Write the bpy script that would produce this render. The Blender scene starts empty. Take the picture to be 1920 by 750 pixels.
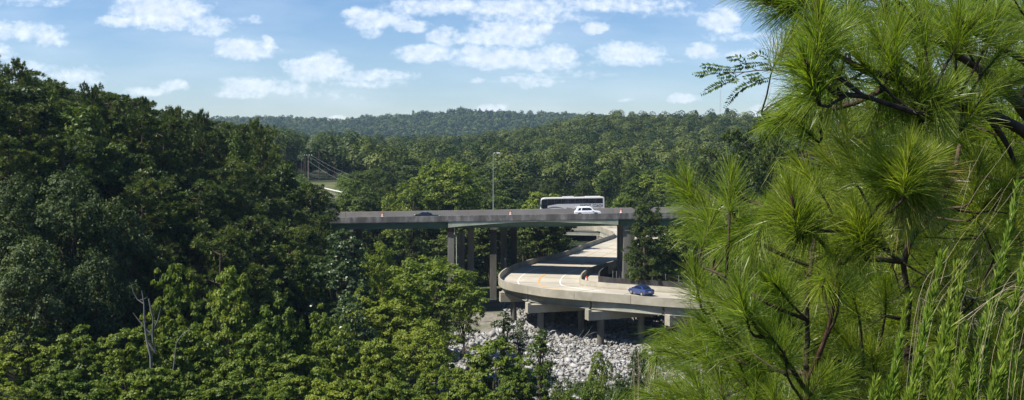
import bpy, bmesh, math, random
import numpy as np
from mathutils import Vector, Matrix, Euler

# ---------------------------------------------------------------- camera, sky, sun, exposure
F = 1805.0
PITCH = math.radians(-2.854)
CAM = np.array([0.0, 0.0, 28.5])
scene = bpy.context.scene
cam_d = bpy.data.cameras.new("camera")
cam_d.sensor_width = 36.0
cam_d.lens = F / 1920 * 36.0
cam_d.clip_start = 0.05
cam_d.clip_end = 12000
cam_o = bpy.data.objects.new("camera", cam_d)
scene.collection.objects.link(cam_o)
cam_o.location = CAM
cam_o.rotation_euler = (math.radians(90) + PITCH, 0, 0)
scene.camera = cam_o

SUN_DIR = Vector((-0.88, -0.30, 1.18)).normalized()      # towards the sun
SUN_EL = math.asin(SUN_DIR.z)
SUN_AZ = math.atan2(SUN_DIR.x, SUN_DIR.y)                 # clockwise from +Y
scene.view_settings.view_transform = 'Standard'
scene.view_settings.look = 'None'
scene.view_settings.exposure = 0.8
scene.view_settings.gamma = 1.0
scene.view_settings.use_curve_mapping = False
sd = bpy.data.lights.new("sun", 'SUN')
sd.energy = 5.0
sd.angle = math.radians(0.55)
sd.color = (1.0, 0.95, 0.86)
so = bpy.data.objects.new("sun", sd)
so.rotation_euler = (-SUN_DIR).to_track_quat('-Z', 'Y').to_euler()
so.location = (-60, -10, 120)
scene.collection.objects.link(so)

SKY_STRENGTH = 0.072
world = bpy.data.worlds.new("World")
scene.world = world
world.use_nodes = True
wn, wl = world.node_tree.nodes, world.node_tree.links
wn.clear()
def wnode(t, **k):
    n = wn.new(t)
    for a, b in k.items(): setattr(n, a, b)
    return n
def wmath(op, a, b=None, c=None, clamp=False):
    n = wnode('ShaderNodeMath', operation=op, use_clamp=clamp)
    for i, v in enumerate((a, b, c)):
        if v is None: continue
        if isinstance(v, (int, float)): n.inputs[i].default_value = v
        else: wl.new(v, n.inputs[i])
    return n.outputs[0]
sky = wnode('ShaderNodeTexSky', sky_type='NISHITA', sun_disc=False)
sky.sun_elevation = SUN_EL
sky.sun_rotation = SUN_AZ
sky.altitude = 200
sky.air_density = 1.0
sky.dust_density = 0.4
sky.ozone_density = 2.2
tc = wnode('ShaderNodeTexCoord')
sep = wnode('ShaderNodeSeparateXYZ'); wl.new(tc.outputs['Generated'], sep.inputs[0])
ysafe = wmath('MAXIMUM', sep.outputs[1], 0.05)
u = wmath('MULTIPLY_ADD', wmath('DIVIDE', sep.outputs[0], ysafe), 18.05, 9.6)
v = wmath('MULTIPLY_ADD', wmath('DIVIDE', sep.outputs[2], ysafe), 18.05, 0.0)
comb = wnode('ShaderNodeCombineXYZ'); wl.new(u, comb.inputs[0]); wl.new(v, comb.inputs[1])
UV = comb.outputs[0]
# cumulus banks: centre (azimuth, elevation units), half width, half height, density
CLOUDS = [
 (3.10,2.62,0.95,0.34,1.0),(2.35,2.42,0.45,0.12,.9),(3.95,2.35,0.45,0.22,.75),(2.7,2.86,.5,.2,.9),
 (4.65,1.90,0.62,0.22,.9),(4.45,1.98,0.42,0.17,.95),(5.05,2.03,0.17,0.15,.8),(4.72,2.46,0.22,0.10,.55),
 (0.45,2.25,0.78,0.20,.72),(1.0,2.12,0.40,0.19,.7),(0.05,1.84,0.28,0.16,.75),(0.7,2.82,0.8,0.13,.4),
 (1.45,1.40,0.62,0.22,.55),(0.6,1.55,.5,.2,.5),(3.25,1.24,0.30,0.13,.8),(2.8,1.12,0.5,0.10,.65),(2.55,1.10,.3,.08,.5),
 (5.95,1.55,0.62,0.25,.95),(6.1,1.70,0.42,0.20,.9),(4.75,1.24,0.62,0.18,.85),(4.55,1.08,0.55,0.1,.75),(5.35,1.2,0.7,0.18,.6),
 (6.9,1.42,0.95,0.12,.7),(6.2,1.05,1.0,0.13,.35),(7.0,1.28,.8,.1,.45),
 (7.1,2.46,0.62,0.20,.9),(6.75,2.55,0.28,0.14,.9),(7.7,2.33,.35,.12,.8),(7.0,2.2,.2,.1,.5),
 (8.3,2.70,1.1,0.17,.85),(9.6,2.68,1.2,0.20,.85),(11.4,2.74,1.5,0.15,.75),(10.0,2.5,1.2,.16,.6),(13.0,2.6,1.3,0.1,.3),
 (9.6,2.20,0.82,0.26,.95),(8.3,2.14,0.28,0.20,.85),(9.1,2.1,.9,.13,.8),(10.15,2.28,.25,.2,.8),
 (8.0,1.84,0.60,0.17,.95),(9.5,1.74,1.05,0.22,.95),(10.45,1.80,0.40,0.2,.9),(8.9,1.86,0.35,.14,.9),(10.0,1.62,1.0,.12,.7),
 (11.75,1.86,0.68,0.20,.95),(11.15,2.30,0.24,0.12,.9),(11.9,1.7,.8,.1,.6),
 (9.9,1.32,.75,.08,.55),(8.95,1.34,0.15,0.07,.6),(9.9,1.26,.3,.09,.6),(10.2,1.28,.24,.08,.6),(10.5,1.45,1.0,.08,.3),
 (12.75,1.01,0.30,0.10,.9),(11.8,.98,.2,.05,.5),(9.25,0.80,0.32,0.09,.85),(6.3,0.62,.25,.05,.6),(2.1,.9,.6,.1,.3),
 (13.15,1.88,0.34,0.16,.9),(13.5,2.44,0.40,0.28,.9),(13.8,2.15,.8,.12,.45),(13.9,1.8,.6,.1,.5),(14.3,0.75,0.30,0.16,.95),
 (15.4,2.0,1.2,.4,.6),(17.0,2.4,1.6,.5,.8),(18.8,1.9,1.0,.5,.8),(-2,2,1.5,.4,.8),(-5,2.6,2,.5,.9),(22,2,2,.6,.9)]
nz = wnode('ShaderNodeTexNoise'); nz.inputs['Scale'].default_value = 2.6; nz.inputs['Detail'].default_value = 7; nz.inputs['Roughness'].default_value = .58
mp = wnode('ShaderNodeMapping'); mp.inputs['Scale'].default_value = (1.0, 1.35, 1); wl.new(UV, mp.inputs[0]); wl.new(mp.outputs[0], nz.inputs['Vector'])
wv = wnode('ShaderNodeVectorMath', operation='SUBTRACT'); wl.new(nz.outputs['Color'], wv.inputs[0]); wv.inputs[1].default_value = (.5, .5, .5)
wsc = wnode('ShaderNodeVectorMath', operation='MULTIPLY_ADD'); wl.new(wv.outputs[0], wsc.inputs[0]); wsc.inputs[1].default_value = (.55, .22, 0); wl.new(UV, wsc.inputs[2])
UVW = wsc.outputs[0]
acc = None; relacc = None
for (cx, cy, rx, ry, st) in CLOUDS:
    s = wnode('ShaderNodeVectorMath', operation='SUBTRACT'); wl.new(UVW, s.inputs[0]); s.inputs[1].default_value = (cx, cy, 0)
    m = wnode('ShaderNodeVectorMath', operation='MULTIPLY'); wl.new(s.outputs[0], m.inputs[0]); m.inputs[1].default_value = (1/rx, 1/ry, 0)
    l = wnode('ShaderNodeVectorMath', operation='DOT_PRODUCT'); wl.new(m.outputs[0], l.inputs[0]); wl.new(m.outputs[0], l.inputs[1])
    d = wmath('MULTIPLY_ADD', l.outputs['Value'], -0.72*st, 1.0*st)
    acc = d if acc is None else wmath('SMOOTH_MAX', acc, d, 0.15)
fine = wnode('ShaderNodeTexNoise'); fine.inputs['Scale'].default_value = 5.0; fine.inputs['Detail'].default_value = 8; fine.inputs['Roughness'].default_value = .62
wl.new(mp.outputs[0], fine.inputs['Vector'])
dens = wmath('ADD', acc, wmath('MULTIPLY_ADD', fine.outputs[0], 1.5, -0.83))
mr = wnode('ShaderNodeMapRange', interpolation_type='SMOOTHSTEP'); wl.new(dens, mr.inputs[0])
mr.inputs[1].default_value = -0.12; mr.inputs[2].default_value = 1.12; mr.inputs[3].default_value = 0; mr.inputs[4].default_value = 1
front = wnode('ShaderNodeMapRange'); wl.new(sep.outputs[1], front.inputs[0]); front.inputs[1].default_value = .12; front.inputs[2].default_value = .3
cmask = wmath('MULTIPLY', wmath('MULTIPLY', mr.outputs[0], front.outputs[0]), 0.93)
# thin veil near the horizon
veil = wnode('ShaderNodeTexNoise'); veil.inputs['Scale'].default_value = 0.5; veil.inputs['Detail'].default_value = 5
mp2 = wnode('ShaderNodeMapping'); mp2.inputs['Scale'].default_value = (.7, 3.0, 1); wl.new(UV, mp2.inputs[0]); wl.new(mp2.outputs[0], veil.inputs['Vector'])
veilr = wnode('ShaderNodeMapRange'); wl.new(veil.outputs[0], veilr.inputs[0]); veilr.inputs[1].default_value = .42; veilr.inputs[2].default_value = .8; veilr.inputs[4].default_value = .22
cmask2 = wmath('MAXIMUM', cmask, wmath('MULTIPLY', veilr.outputs[0], front.outputs[0]))
body = wnode('ShaderNodeMapRange', interpolation_type='SMOOTHSTEP'); wl.new(wmath('ADD', wmath('MULTIPLY', acc, .8), wmath('MULTIPLY', nz.outputs[0], 0.9)), body.inputs[0])
body.inputs[1].default_value = .72; body.inputs[2].default_value = 1.28
ccol = wnode('ShaderNodeMix', data_type='RGBA'); wl.new(body.outputs[0], ccol.inputs['Factor'])
ccol.inputs[6].default_value = (.86, .90, .96, 1); ccol.inputs[7].default_value = (.63, .69, .78, 1)
bg1 = wnode('ShaderNodeBackground'); bg1.inputs[1].default_value = SKY_STRENGTH
hsv = wnode('ShaderNodeHueSaturation'); hsv.inputs['Saturation'].default_value = 1.22; wl.new(sky.outputs[0], hsv.inputs['Color'])
stint = wnode('ShaderNodeMix', data_type='RGBA', blend_type='MULTIPLY'); stint.inputs[0].default_value = 1; wl.new(hsv.outputs[0], stint.inputs[6]); stint.inputs[7].default_value = (.98, .98, 1.09, 1); wl.new(stint.outputs[2], bg1.inputs[0])
bg2 = wnode('ShaderNodeBackground'); wl.new(ccol.outputs[2], bg2.inputs[0]); bg2.inputs[1].default_value = 0.82
mixs = wnode('ShaderNodeMixShader'); wl.new(cmask2, mixs.inputs[0]); wl.new(bg1.outputs[0], mixs.inputs[1]); wl.new(bg2.outputs[0], mixs.inputs[2])
wo = wnode('ShaderNodeOutputWorld'); wl.new(mixs.outputs[0], wo.inputs[0])
world.cycles.sampling_method = 'MANUAL'; world.cycles.sample_map_resolution = 512
cy = scene.cycles
cy.max_bounces = 7; cy.diffuse_bounces = 3; cy.glossy_bounces = 2; cy.transmission_bounces = 4; cy.transparent_max_bounces = 4; cy.volume_bounces = 0
cy.use_denoising = True
cy.sample_clamp_indirect = 4
cy.caustics_reflective = False; cy.caustics_refractive = False

# ---------------------------------------------------------------- helpers
rng = np.random.default_rng(7)
random.seed(7)
def ray(px, py):
    cx = (px - 960) / F; cz = -(py - 375) / F
    return np.array([cx, math.cos(PITCH) - math.sin(PITCH) * cz, math.sin(PITCH) + math.cos(PITCH) * cz])
def W(px, py, Y):
    d = ray(px, py); return CAM + d * (Y / d[1])
def WZ(px, py, z):
    d = ray(px, py); return CAM + d * ((z - CAM[2]) / d[2])
def PX(x, y): return 960 + F * x / np.maximum(y, .1) / 0.9988

def link(o, parent=None):
    scene.collection.objects.link(o)
    if parent is not None: o.parent = parent
    return o
def tag(o, label=None, cat=None, group=None, kind=None):
    if label: o['label'] = label
    if cat: o['category'] = cat
    if group: o['group'] = group
    if kind: o['kind'] = kind
    return o
def empty(name, loc=(0, 0, 0), rz=0.0):
    o = bpy.data.objects.new(name, None); o.empty_display_size = .3
    o.location = loc; o.rotation_euler = (0, 0, rz); return link(o)
def copy_tree(o, parent=None):
    c = o.copy(); scene.collection.objects.link(c); c.parent = parent
    for ch in o.children: copy_tree(ch, c)
    return c
class MB:
    def __init__(s): s.v = []; s.f = []; s.n = 0
    def add(s, verts, faces):
        verts = np.asarray(verts, float).reshape(-1, 3)
        for f in faces: s.f.append(tuple(int(i) + s.n for i in f))
        s.v.append(verts); s.n += len(verts); return s
    def box(s, c, size, rz=0.0, rx=0.0, ry=0.0):
        sx, sy, sz = [k / 2 for k in size]
        p = np.array([(-sx,-sy,-sz),(sx,-sy,-sz),(sx,sy,-sz),(-sx,sy,-sz),(-sx,-sy,sz),(sx,-sy,sz),(sx,sy,sz),(-sx,sy,sz)])
        M = np.array(Euler((rx, ry, rz)).to_matrix()); p = p @ M.T + np.array(c)
        return s.add(p, [(0,3,2,1),(4,5,6,7),(0,1,5,4),(1,2,6,5),(2,3,7,6),(3,0,4,7)])
    def cyl(s, p0, p1, r0, r1=None, n=12, cap=True):
        r1 = r0 if r1 is None else r1
        return s.tube([p0, p1], [r0, r1], n, cap)
    def tube(s, pts, rad, n=8, cap=True):
        pts = [np.asarray(p, float) for p in pts]; m = len(pts)
        ref = np.array([0.31, 0.17, 0.93]); rings = []
        for i in range(m):
            t = pts[min(i+1, m-1)] - pts[max(i-1, 0)]; t = t / (np.linalg.norm(t) + 1e-9)
            if abs(t @ ref) > .95: ref = np.array([.9, .3, .1])
            a = np.cross(t, ref); a /= np.linalg.norm(a); b = np.cross(t, a)
            ang = np.arange(n) * 2 * math.pi / n
            rings.append(pts[i] + rad[i] * (np.cos(ang)[:, None] * a + np.sin(ang)[:, None] * b))
        faces = []
        for i in range(m - 1):
            for k in range(n):
                k2 = (k + 1) % n
                faces.append((i*n+k, i*n+k2, (i+1)*n+k2, (i+1)*n+k))
        if cap:
            faces.append(tuple(range(n))[::-1]); faces.append(tuple((m-1)*n + k for k in range(n)))
        return s.add(np.vstack(rings), faces)
    def sweep(s, prof_fn, path_n, closed_prof=True):
        """prof_fn(i) -> list of 3D points (same count for each i)"""
        rings = [np.asarray(prof_fn(i), float) for i in range(path_n)]
        k = len(rings[0]); faces = []
        for i in range(path_n - 1):
            for j in range(k if closed_prof else k - 1):
                j2 = (j + 1) % k
                faces.append((i*k+j, i*k+j2, (i+1)*k+j2, (i+1)*k+j))
        if closed_prof:
            faces.append(tuple(range(k))[::-1]); faces.append(tuple((path_n-1)*k + j for j in range(k)))
        return s.add(np.vstack(rings), faces)
    def mesh(s, name):
        me = bpy.data.meshes.new(name)
        me.from_pydata(np.vstack(s.v).tolist(), [], s.f); me.update(); return me
    def build(s, name, mat, parent=None, smooth=False, bevel=0.0, fix=True):
        me = s.mesh(name)
        if fix:
            bm = bmesh.new(); bm.from_mesh(me); bmesh.ops.recalc_face_normals(bm, faces=bm.faces); bm.to_mesh(me); bm.free()
        if mat: me.materials.append(mat)
        if smooth: me.polygons.foreach_set('use_smooth', [True] * len(me.polygons))
        o = bpy.data.objects.new(name, me); link(o, parent)
        if bevel > 0:
            b = o.modifiers.new('bevel', 'BEVEL'); b.width = bevel; b.segments = 2; b.limit_method = 'ANGLE'
        return o

def quads_mesh(name, V, tint=None, mat=None, per=4, faces=None):
    """V (N*per,3) with one quad per group unless faces given"""
    V = np.asarray(V, np.float32).reshape(-1, 3)
    if faces is None:
        Fq = np.arange(len(V), dtype=np.int32).reshape(-1, 4)
    else: Fq = np.asarray(faces, np.int32).reshape(-1, 4)
    me = bpy.data.meshes.new(name)
    me.vertices.add(len(V)); me.vertices.foreach_set('co', V.ravel())
    me.loops.add(Fq.size); me.loops.foreach_set('vertex_index', Fq.ravel())
    me.polygons.add(len(Fq)); me.polygons.foreach_set('loop_start', np.arange(len(Fq), dtype=np.int32) * 4)
    if tint is not None:
        at = me.attributes.new('tint', 'FLOAT', 'POINT'); at.data.foreach_set('value', np.asarray(tint, np.float32).ravel())
    me.update(calc_edges=True)
    if mat: me.materials.append(mat)
    return me

def nrm(a): return a / (np.linalg.norm(a, axis=-1, keepdims=True) + 1e-9)
def rdir(n, r=None):
    r = r or rng
    return nrm(r.normal(size=(n, 3)))
def leaves(P, N, L, Wd, bend=.12, r=None, U=None):
    """rhombic leaves at P with normals N, length L, width Wd -> (4N,3)"""
    r = r or rng
    n = len(P); N = nrm(N)
    if U is None: U = rdir(n, r)
    U = nrm(U - (U * N).sum(1, keepdims=True) * N); Vv = np.cross(N, U)
    L = np.broadcast_to(L, n)[:, None]; Wd = np.broadcast_to(Wd, n)[:, None]
    a = P - U * L * .5 - N * L * bend; c = P + U * L * .5 - N * L * bend
    b = P + Vv * Wd * .5; d = P - Vv * Wd * .5
    return np.stack([a, b, c, d], 1).reshape(-1, 3)

# ---------------------------------------------------------------- materials
def new_mat(name):
    m = bpy.data.materials.new(name); m.use_nodes = True
    nt = m.node_tree; bs = nt.nodes['Principled BSDF']; return m, nt, bs
def plain(name, col, rough=.6, metal=0.0, spec=.4, coat=0.0):
    m, nt, bs = new_mat(name)
    bs.inputs['Base Color'].default_value = (*col, 1); bs.inputs['Roughness'].default_value = rough
    bs.inputs['Metallic'].default_value = metal; bs.inputs['Specular IOR Level'].default_value = spec
    bs.inputs['Coat Weight'].default_value = coat
    return m
def noisy(name, c1, c2, scale=1.0, rough=.85, stretch=(1, 1, 1), detail=6, bump=0.0, c3=None, scale3=.15, lo=.35, hi=.68, bscale=None):
    m, nt, bs = new_mat(name); N, L = nt.nodes, nt.links
    tc = N.new('ShaderNodeTexCoord'); mp = N.new('ShaderNodeMapping'); mp.inputs['Scale'].default_value = stretch
    L.new(tc.outputs['Object'], mp.inputs[0])
    n1 = N.new('ShaderNodeTexNoise'); n1.inputs['Scale'].default_value = scale; n1.inputs['Detail'].default_value = detail; n1.inputs['Roughness'].default_value = .6
    L.new(mp.outputs[0], n1.inputs['Vector'])
    cr = N.new('ShaderNodeValToRGB'); cr.color_ramp.elements[0].position = lo; cr.color_ramp.elements[1].position = hi
    cr.color_ramp.elements[0].color = (*c1, 1); cr.color_ramp.elements[1].color = (*c2, 1)
    L.new(n1.outputs[0], cr.inputs[0]); out = cr.outputs[0]
    if c3 is not None:
        n2 = N.new('ShaderNodeTexNoise'); n2.inputs['Scale'].default_value = scale3; n2.inputs['Detail'].default_value = 4
        L.new(mp.outputs[0], n2.inputs['Vector'])
        mr = N.new('ShaderNodeMapRange'); mr.inputs[1].default_value = .45; mr.inputs[2].default_value = .65; L.new(n2.outputs[0], mr.inputs[0])
        mx = N.new('ShaderNodeMix'); mx.data_type = 'RGBA'; L.new(mr.outputs[0], mx.inputs[0]); L.new(out, mx.inputs[6]); mx.inputs[7].default_value = (*c3, 1)
        out = mx.outputs[2]
    L.new(out, bs.inputs['Base Color']); bs.inputs['Roughness'].default_value = rough; bs.inputs['Specular IOR Level'].default_value = .3
    if bump > 0:
        bp = N.new('ShaderNodeBump'); bp.inputs['Strength'].default_value = bump
        nb = N.new('ShaderNodeTexNoise'); nb.inputs['Scale'].default_value = bscale or scale * 4; nb.inputs['Detail'].default_value = 5
        L.new(tc.outputs['Object'], nb.inputs['Vector']); L.new(nb.outputs[0], bp.inputs['Height']); L.new(bp.outputs[0], bs.inputs['Normal'])
    return m
def leafmat(name, dark, light, trans=.3, rough=.5, spec=.35, var=.25, ttint=(1.25, 1.35, .55)):
    m, nt, bs = new_mat(name); N, L = nt.nodes, nt.links
    at = N.new('ShaderNodeAttribute'); at.attribute_name = 'tint'
    oi = N.new('ShaderNodeObjectInfo')
    mx = N.new('ShaderNodeMix'); mx.data_type = 'RGBA'; L.new(at.outputs['Fac'], mx.inputs[0])
    mx.inputs[6].default_value = (*dark, 1); mx.inputs[7].default_value = (*light, 1)
    hs = N.new('ShaderNodeHueSaturation'); L.new(mx.outputs[2], hs.inputs['Color'])
    mr = N.new('ShaderNodeMapRange'); L.new(oi.outputs['Random'], mr.inputs[0]); mr.inputs[3].default_value = 1 - var; mr.inputs[4].default_value = 1 + var
    L.new(mr.outputs[0], hs.inputs['Value'])
    mh = N.new('ShaderNodeMapRange'); L.new(oi.outputs['Random'], mh.inputs[0]); mh.inputs[3].default_value = .512; mh.inputs[4].default_value = .488
    L.new(mh.outputs[0], hs.inputs['Hue'])
    L.new(hs.outputs[0], bs.inputs['Base Color']); bs.inputs['Roughness'].default_value = rough; bs.inputs['Specular IOR Level'].default_value = spec
    tr = N.new('ShaderNodeBsdfTranslucent')
    mt = N.new('ShaderNodeMix'); mt.data_type = 'RGBA'; mt.blend_type = 'MULTIPLY'; mt.inputs[0].default_value = 1
    L.new(hs.outputs[0], mt.inputs[6]); mt.inputs[7].default_value = (*ttint, 1); L.new(mt.outputs[2], tr.inputs[0])
    ms = N.new('ShaderNodeMixShader'); ms.inputs[0].default_value = trans
    L.new(bs.outputs[0], ms.inputs[1]); L.new(tr.outputs[0], ms.inputs[2]); L.new(ms.outputs[0], N['Material Output'].inputs[0])
    return m

M_ground = noisy('forest_floor', (.014, .022, .008), (.035, .045, .016), .6, c3=(.035, .03, .016), scale3=.08, bump=.3)
M_grass = noisy('grass', (.05, .075, .02), (.10, .11, .04), .8, c3=(.13, .11, .05), scale3=.1)
M_road = noisy('ramp_concrete_road', (.39, .355, .285), (.48, .44, .355), .35, c3=(.34, .31, .25), scale3=.12, bump=.05, stretch=(1, 1, 1))
M_conc = noisy('pale_concrete', (.30, .275, .215), (.38, .35, .28), .9, c3=(.25, .23, .18), scale3=.25, bump=.06)
M_girder = noisy('girder_concrete', (.27, .275, .23), (.36, .355, .30), .8, stretch=(1, 1, .3), c3=(.22, .225, .18), scale3=.3)
M_stain = noisy('stained_concrete', (.095, .092, .088), (.25, .24, .225), 1.5, stretch=(1, 1, .35), c3=(.09, .085, .08), scale3=.5)
M_barrier = noisy('brown_barrier_concrete', (.25, .232, .21), (.31, .285, .26), .8, stretch=(1, 1, 1), c3=(.22, .198, .17), scale3=.1)
M_asph = noisy('old_asphalt', (.10, .092, .083), (.135, .124, .112), .8)
M_green = noisy('green_steel', (.085, .15, .085), (.13, .20, .12), .8, stretch=(1, 1, .3), c3=(.12, .14, .08), scale3=.4, rough=.55)
M_palebeam = noisy('pale_beam', (.36, .39, .30), (.46, .48, .39), .7, c3=(.28, .31, .23), scale3=.4)
M_pier = noisy('pier_concrete', (.15, .143, .12), (.23, .218, .185), .9, stretch=(1, 1, .25), c3=(.08, .075, .063), scale3=.3)
M_darkwall = noisy('dark_wall', (.028, .026, .025), (.06, .056, .052), 1.2, stretch=(1, 1, .4))  # near-black mottled tone over the whole strip wall
M_rust = noisy('rust', (.06, .03, .02), (.11, .05, .03), 2)
M_rock = noisy('grey_riprap', (.12, .117, .112), (.50, .49, .475), 1.1, detail=5, c3=(.24, .23, .205), scale3=.4, lo=.3, hi=.7, bump=.2)
M_gravel = noisy('gravel', (.13, .12, .10), (.25, .23, .19), 1.5, c3=(.09, .10, .05), scale3=.12, bump=.3)
M_white = plain('white_marking', (.72, .70, .64), .7)
M_orange_line = noisy('worn_orange_line', (.42, .27, .12), (.62, .36, .12), 2)
M_bark = noisy('bark', (.05, .036, .024), (.11, .08, .055), 3, stretch=(1, 1, .3), bump=.6)
M_pbark = noisy('near_pine_bark', (.028, .020, .014), (.085, .055, .038), 30, stretch=(1, 1, .5), bump=.7)
M_redtwig = noisy('reddish_twig', (.05, .026, .017), (.10, .052, .032), 40)
M_deadwood = noisy('grey_deadwood', (.10, .095, .088), (.22, .21, .195), 2, stretch=(1, 1, .3))
M_metal = plain('galvanised_steel', (.42, .43, .44), .5, .5)
M_pole = plain('grey_pole_steel', (.30, .32, .33), .5, .3)
M_lamp = plain('lamp_glass', (.75, .75, .72), .3)
M_tire = plain('tyre_rubber', (.02, .02, .02), .8)
M_rim = plain('wheel_alloy', (.45, .45, .46), .35, .7)
M_glass = plain('dark_glass', (.012, .014, .02), .08, 0, .6)
M_blackp = plain('black_plastic', (.02, .02, .02), .5)
M_carwhite = plain('white_paint', (.80, .81, .82), .3, 0, .5, .6)
M_buswhite = plain('bus_white_paint', (.62, .60, .57), .35, 0, .5, .4)
M_busgrey = plain('bus_stripe_grey', (.14, .13, .13), .5)
M_carblue = plain('blue_metallic_paint', (.014, .045, .19), .3, .35, .5, .8)
M_carblack = plain('black_paint', (.012, .013, .02), .2, .2, .6, 1.0)
M_red = plain('red_lens', (.35, .02, .02), .3)
M_amber = plain('head_lens', (.7, .7, .68), .15)
M_orange = plain('orange_plastic', (.55, .10, .03), .55)
M_wband = plain('white_reflective_band', (.75, .75, .72), .4)
M_wood = noisy('weathered_wood_pole', (.16, .13, .10), (.24, .2, .16), 3, stretch=(1, 1, .2))
M_roof = plain('grey_shingles', (.22, .22, .24), .8)
M_housew = plain('tan_siding', (.4, .37, .32), .8)

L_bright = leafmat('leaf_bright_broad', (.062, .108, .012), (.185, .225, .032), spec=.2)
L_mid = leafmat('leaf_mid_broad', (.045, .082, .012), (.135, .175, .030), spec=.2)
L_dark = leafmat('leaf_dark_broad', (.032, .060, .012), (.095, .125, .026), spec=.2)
L_grey = leafmat('leaf_greygreen', (.042, .064, .022), (.105, .135, .055), trans=.25, rough=.6, spec=.12)
L_pine = leafmat('leaf_far_pine', (.034, .064, .014), (.115, .140, .030), trans=.25, rough=.5, spec=.25)
L_gloss = leafmat('leaf_glossy', (.028, .058, .016), (.105, .145, .050), rough=.38, spec=.4)
L_ridge = leafmat('leaf_ridge_forest', (.012, .032, .008), (.120, .145, .036), var=.1, spec=.1, trans=.15)
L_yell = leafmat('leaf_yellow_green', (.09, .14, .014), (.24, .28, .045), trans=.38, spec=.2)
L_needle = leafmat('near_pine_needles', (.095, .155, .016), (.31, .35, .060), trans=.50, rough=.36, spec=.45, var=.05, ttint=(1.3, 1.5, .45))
L_yneedle = leafmat('yellowing_pine_needles', (.18, .16, .03), (.36, .29, .07), trans=.3, rough=.35, spec=.5, var=.05)
L_fennel = leafmat('weed_foliage', (.11, .18, .02), (.26, .34, .05), trans=.4, var=.08)
L_mimosa = leafmat('mimosa_leaf', (.045, .085, .02), (.10, .16, .035), trans=.4, var=.08)
M_straw = noisy('dry_straw', (.30, .24, .15), (.48, .40, .27), 8)

# ---------------------------------------------------------------- terrain
def sstep(a, b, x):
    t = np.clip((x - a) / (b - a), 0, 1); return t * t * (3 - 2 * t)
R1x = [-500, 300, 540, 600, 700, 860, 940, 1000, 1060, 1090, 1200, 1390, 1450, 1600, 2400]
R1y = [230, 236, 246, 250, 260, 258, 246, 238, 225, 214, 213, 211, 222, 235, 225]
R2x = [-500, 300, 390, 450, 500, 590, 640, 700, 780, 830, 870, 920, 960, 1000, 1060, 1110, 1400, 2400]
R2y = [236, 232, 228, 225, 225, 226, 230, 225, 216, 217, 209, 212, 215, 218, 216, 222, 230, 232]
D1, D2 = 750.0, 2000.0
def hnoise(x, y, s=1.0):
    return (np.sin(x * .31 * s + 1.3 * np.sin(y * .17 * s)) + np.sin(y * .27 * s + 1.7 * np.sin(x * .13 * s + 2)) ) * .5
def G(x, y):
    x = np.asarray(x, float); y = np.asarray(y, float)
    gn = np.clip(27.0 - 0.335 * np.maximum(y - 1.0, 0), 0, 30)
    gn = gn * (1 - sstep(60, 110, y))
    gn = gn + np.where(y < 0, np.minimum(-y, 60) * .12, 0)
    gl = 22.0 * sstep(-22, -60, x) * (1 - .38 * sstep(185, 215, y)) * sstep(10, 70, y)
    gl = gl + 8 * sstep(-60, -130, x) * sstep(10, 70, y)
    gr = 16.0 * sstep(62, 110, x) * sstep(60, 120, y)
    yy = np.maximum(y, 1.0); px = 960 + F * x / yy
    zr = 28.5 + (285 - np.interp(px, R1x, R1y)) * D1 / F - 13.5
    zf = 28.5 + (285 - np.interp(px, R2x, R2y)) * D2 / F - 8.0
    t = y
    b = np.zeros_like(x)
    def seg(a0, a1, z0, z1):
        k = np.clip((t - a0) / (a1 - a0), 0, 1)
        return np.where((t >= a0) & (t < a1), z0 + (z1 - z0) * k, 0)
    z450 = 17.0 + 0 * x
    b = seg(215, 285, 0, 4.5) + seg(285, 330, 4.5, 11) + seg(330, 450, 11, z450) + seg(450, D1, z450, zr) + seg(D1, 1050, zr, zr * .5) \
        + seg(1050, 1450, zr * .5, 25) + seg(1450, D2, 25, zf) + seg(D2, 2600, zf, 40) + np.where(t >= 2600, 40, 0)
    bump = 13.0 * np.exp(-((x + 66) / 22.0) ** 2 - ((y - 315) / 45.0) ** 2)
    g = np.maximum(np.maximum(gn, gl), np.maximum(gr, b))
    g = g + np.where((y > 230) & (y < 420), np.maximum(0, np.minimum(bump, 16.0 + (y - 300) * .035 - g)), 0)
    g = g + hnoise(x, y) * .12 * sstep(20, 60, np.hypot(x, y)) + hnoise(x, y, .12) * 2.2 * sstep(800, 1400, y) 
    return g

na = 360
rad = np.concatenate([np.linspace(.0, 8, 9)[1:], 8 * np.exp(np.linspace(0, math.log(3600 / 8), 190))[1:]])
ang = np.concatenate([np.linspace(-40, 40, 260), np.linspace(40, 320, 102)[1:-1]])
ang = np.radians(ang); na = len(ang)
RR, AA = np.meshgrid(rad, ang, indexing='ij')
GX, GY = RR * np.sin(AA), RR * np.cos(AA)
GZ = G(GX, GY)
V = np.stack([GX, GY, GZ], -1).reshape(-1, 3)
i, j = np.meshgrid(np.arange(len(rad) - 1), np.arange(na), indexing='ij'); j2 = (j + 1) % na
Fq = np.stack([i * na + j, (i + 1) * na + j, (i + 1) * na + j2, i * na + j2], -1).reshape(-1, 4)
Vc = np.vstack([V, [[0, 0, float(G(0., 0.))]]])
me = bpy.data.meshes.new('terrain')
tri = [(len(V), (k + 1) % na, k) for k in range(na)]
me.from_pydata(Vc.tolist(), [], [tuple(r[::-1]) for r in Fq.tolist()] + [t[::-1] for t in tri]); me.update()
bm = bmesh.new(); bm.from_mesh(me); bmesh.ops.recalc_face_normals(bm, faces=bm.faces)
if sum(f.normal.z for f in bm.faces) < 0: bmesh.ops.reverse_faces(bm, faces=bm.faces)
bm.to_mesh(me); bm.free()
me.materials.append(M_ground); me.polygons.foreach_set('use_smooth', [True] * len(me.polygons))
terr = link(bpy.data.objects.new('terrain', me)); tag(terr, kind='structure')

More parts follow.
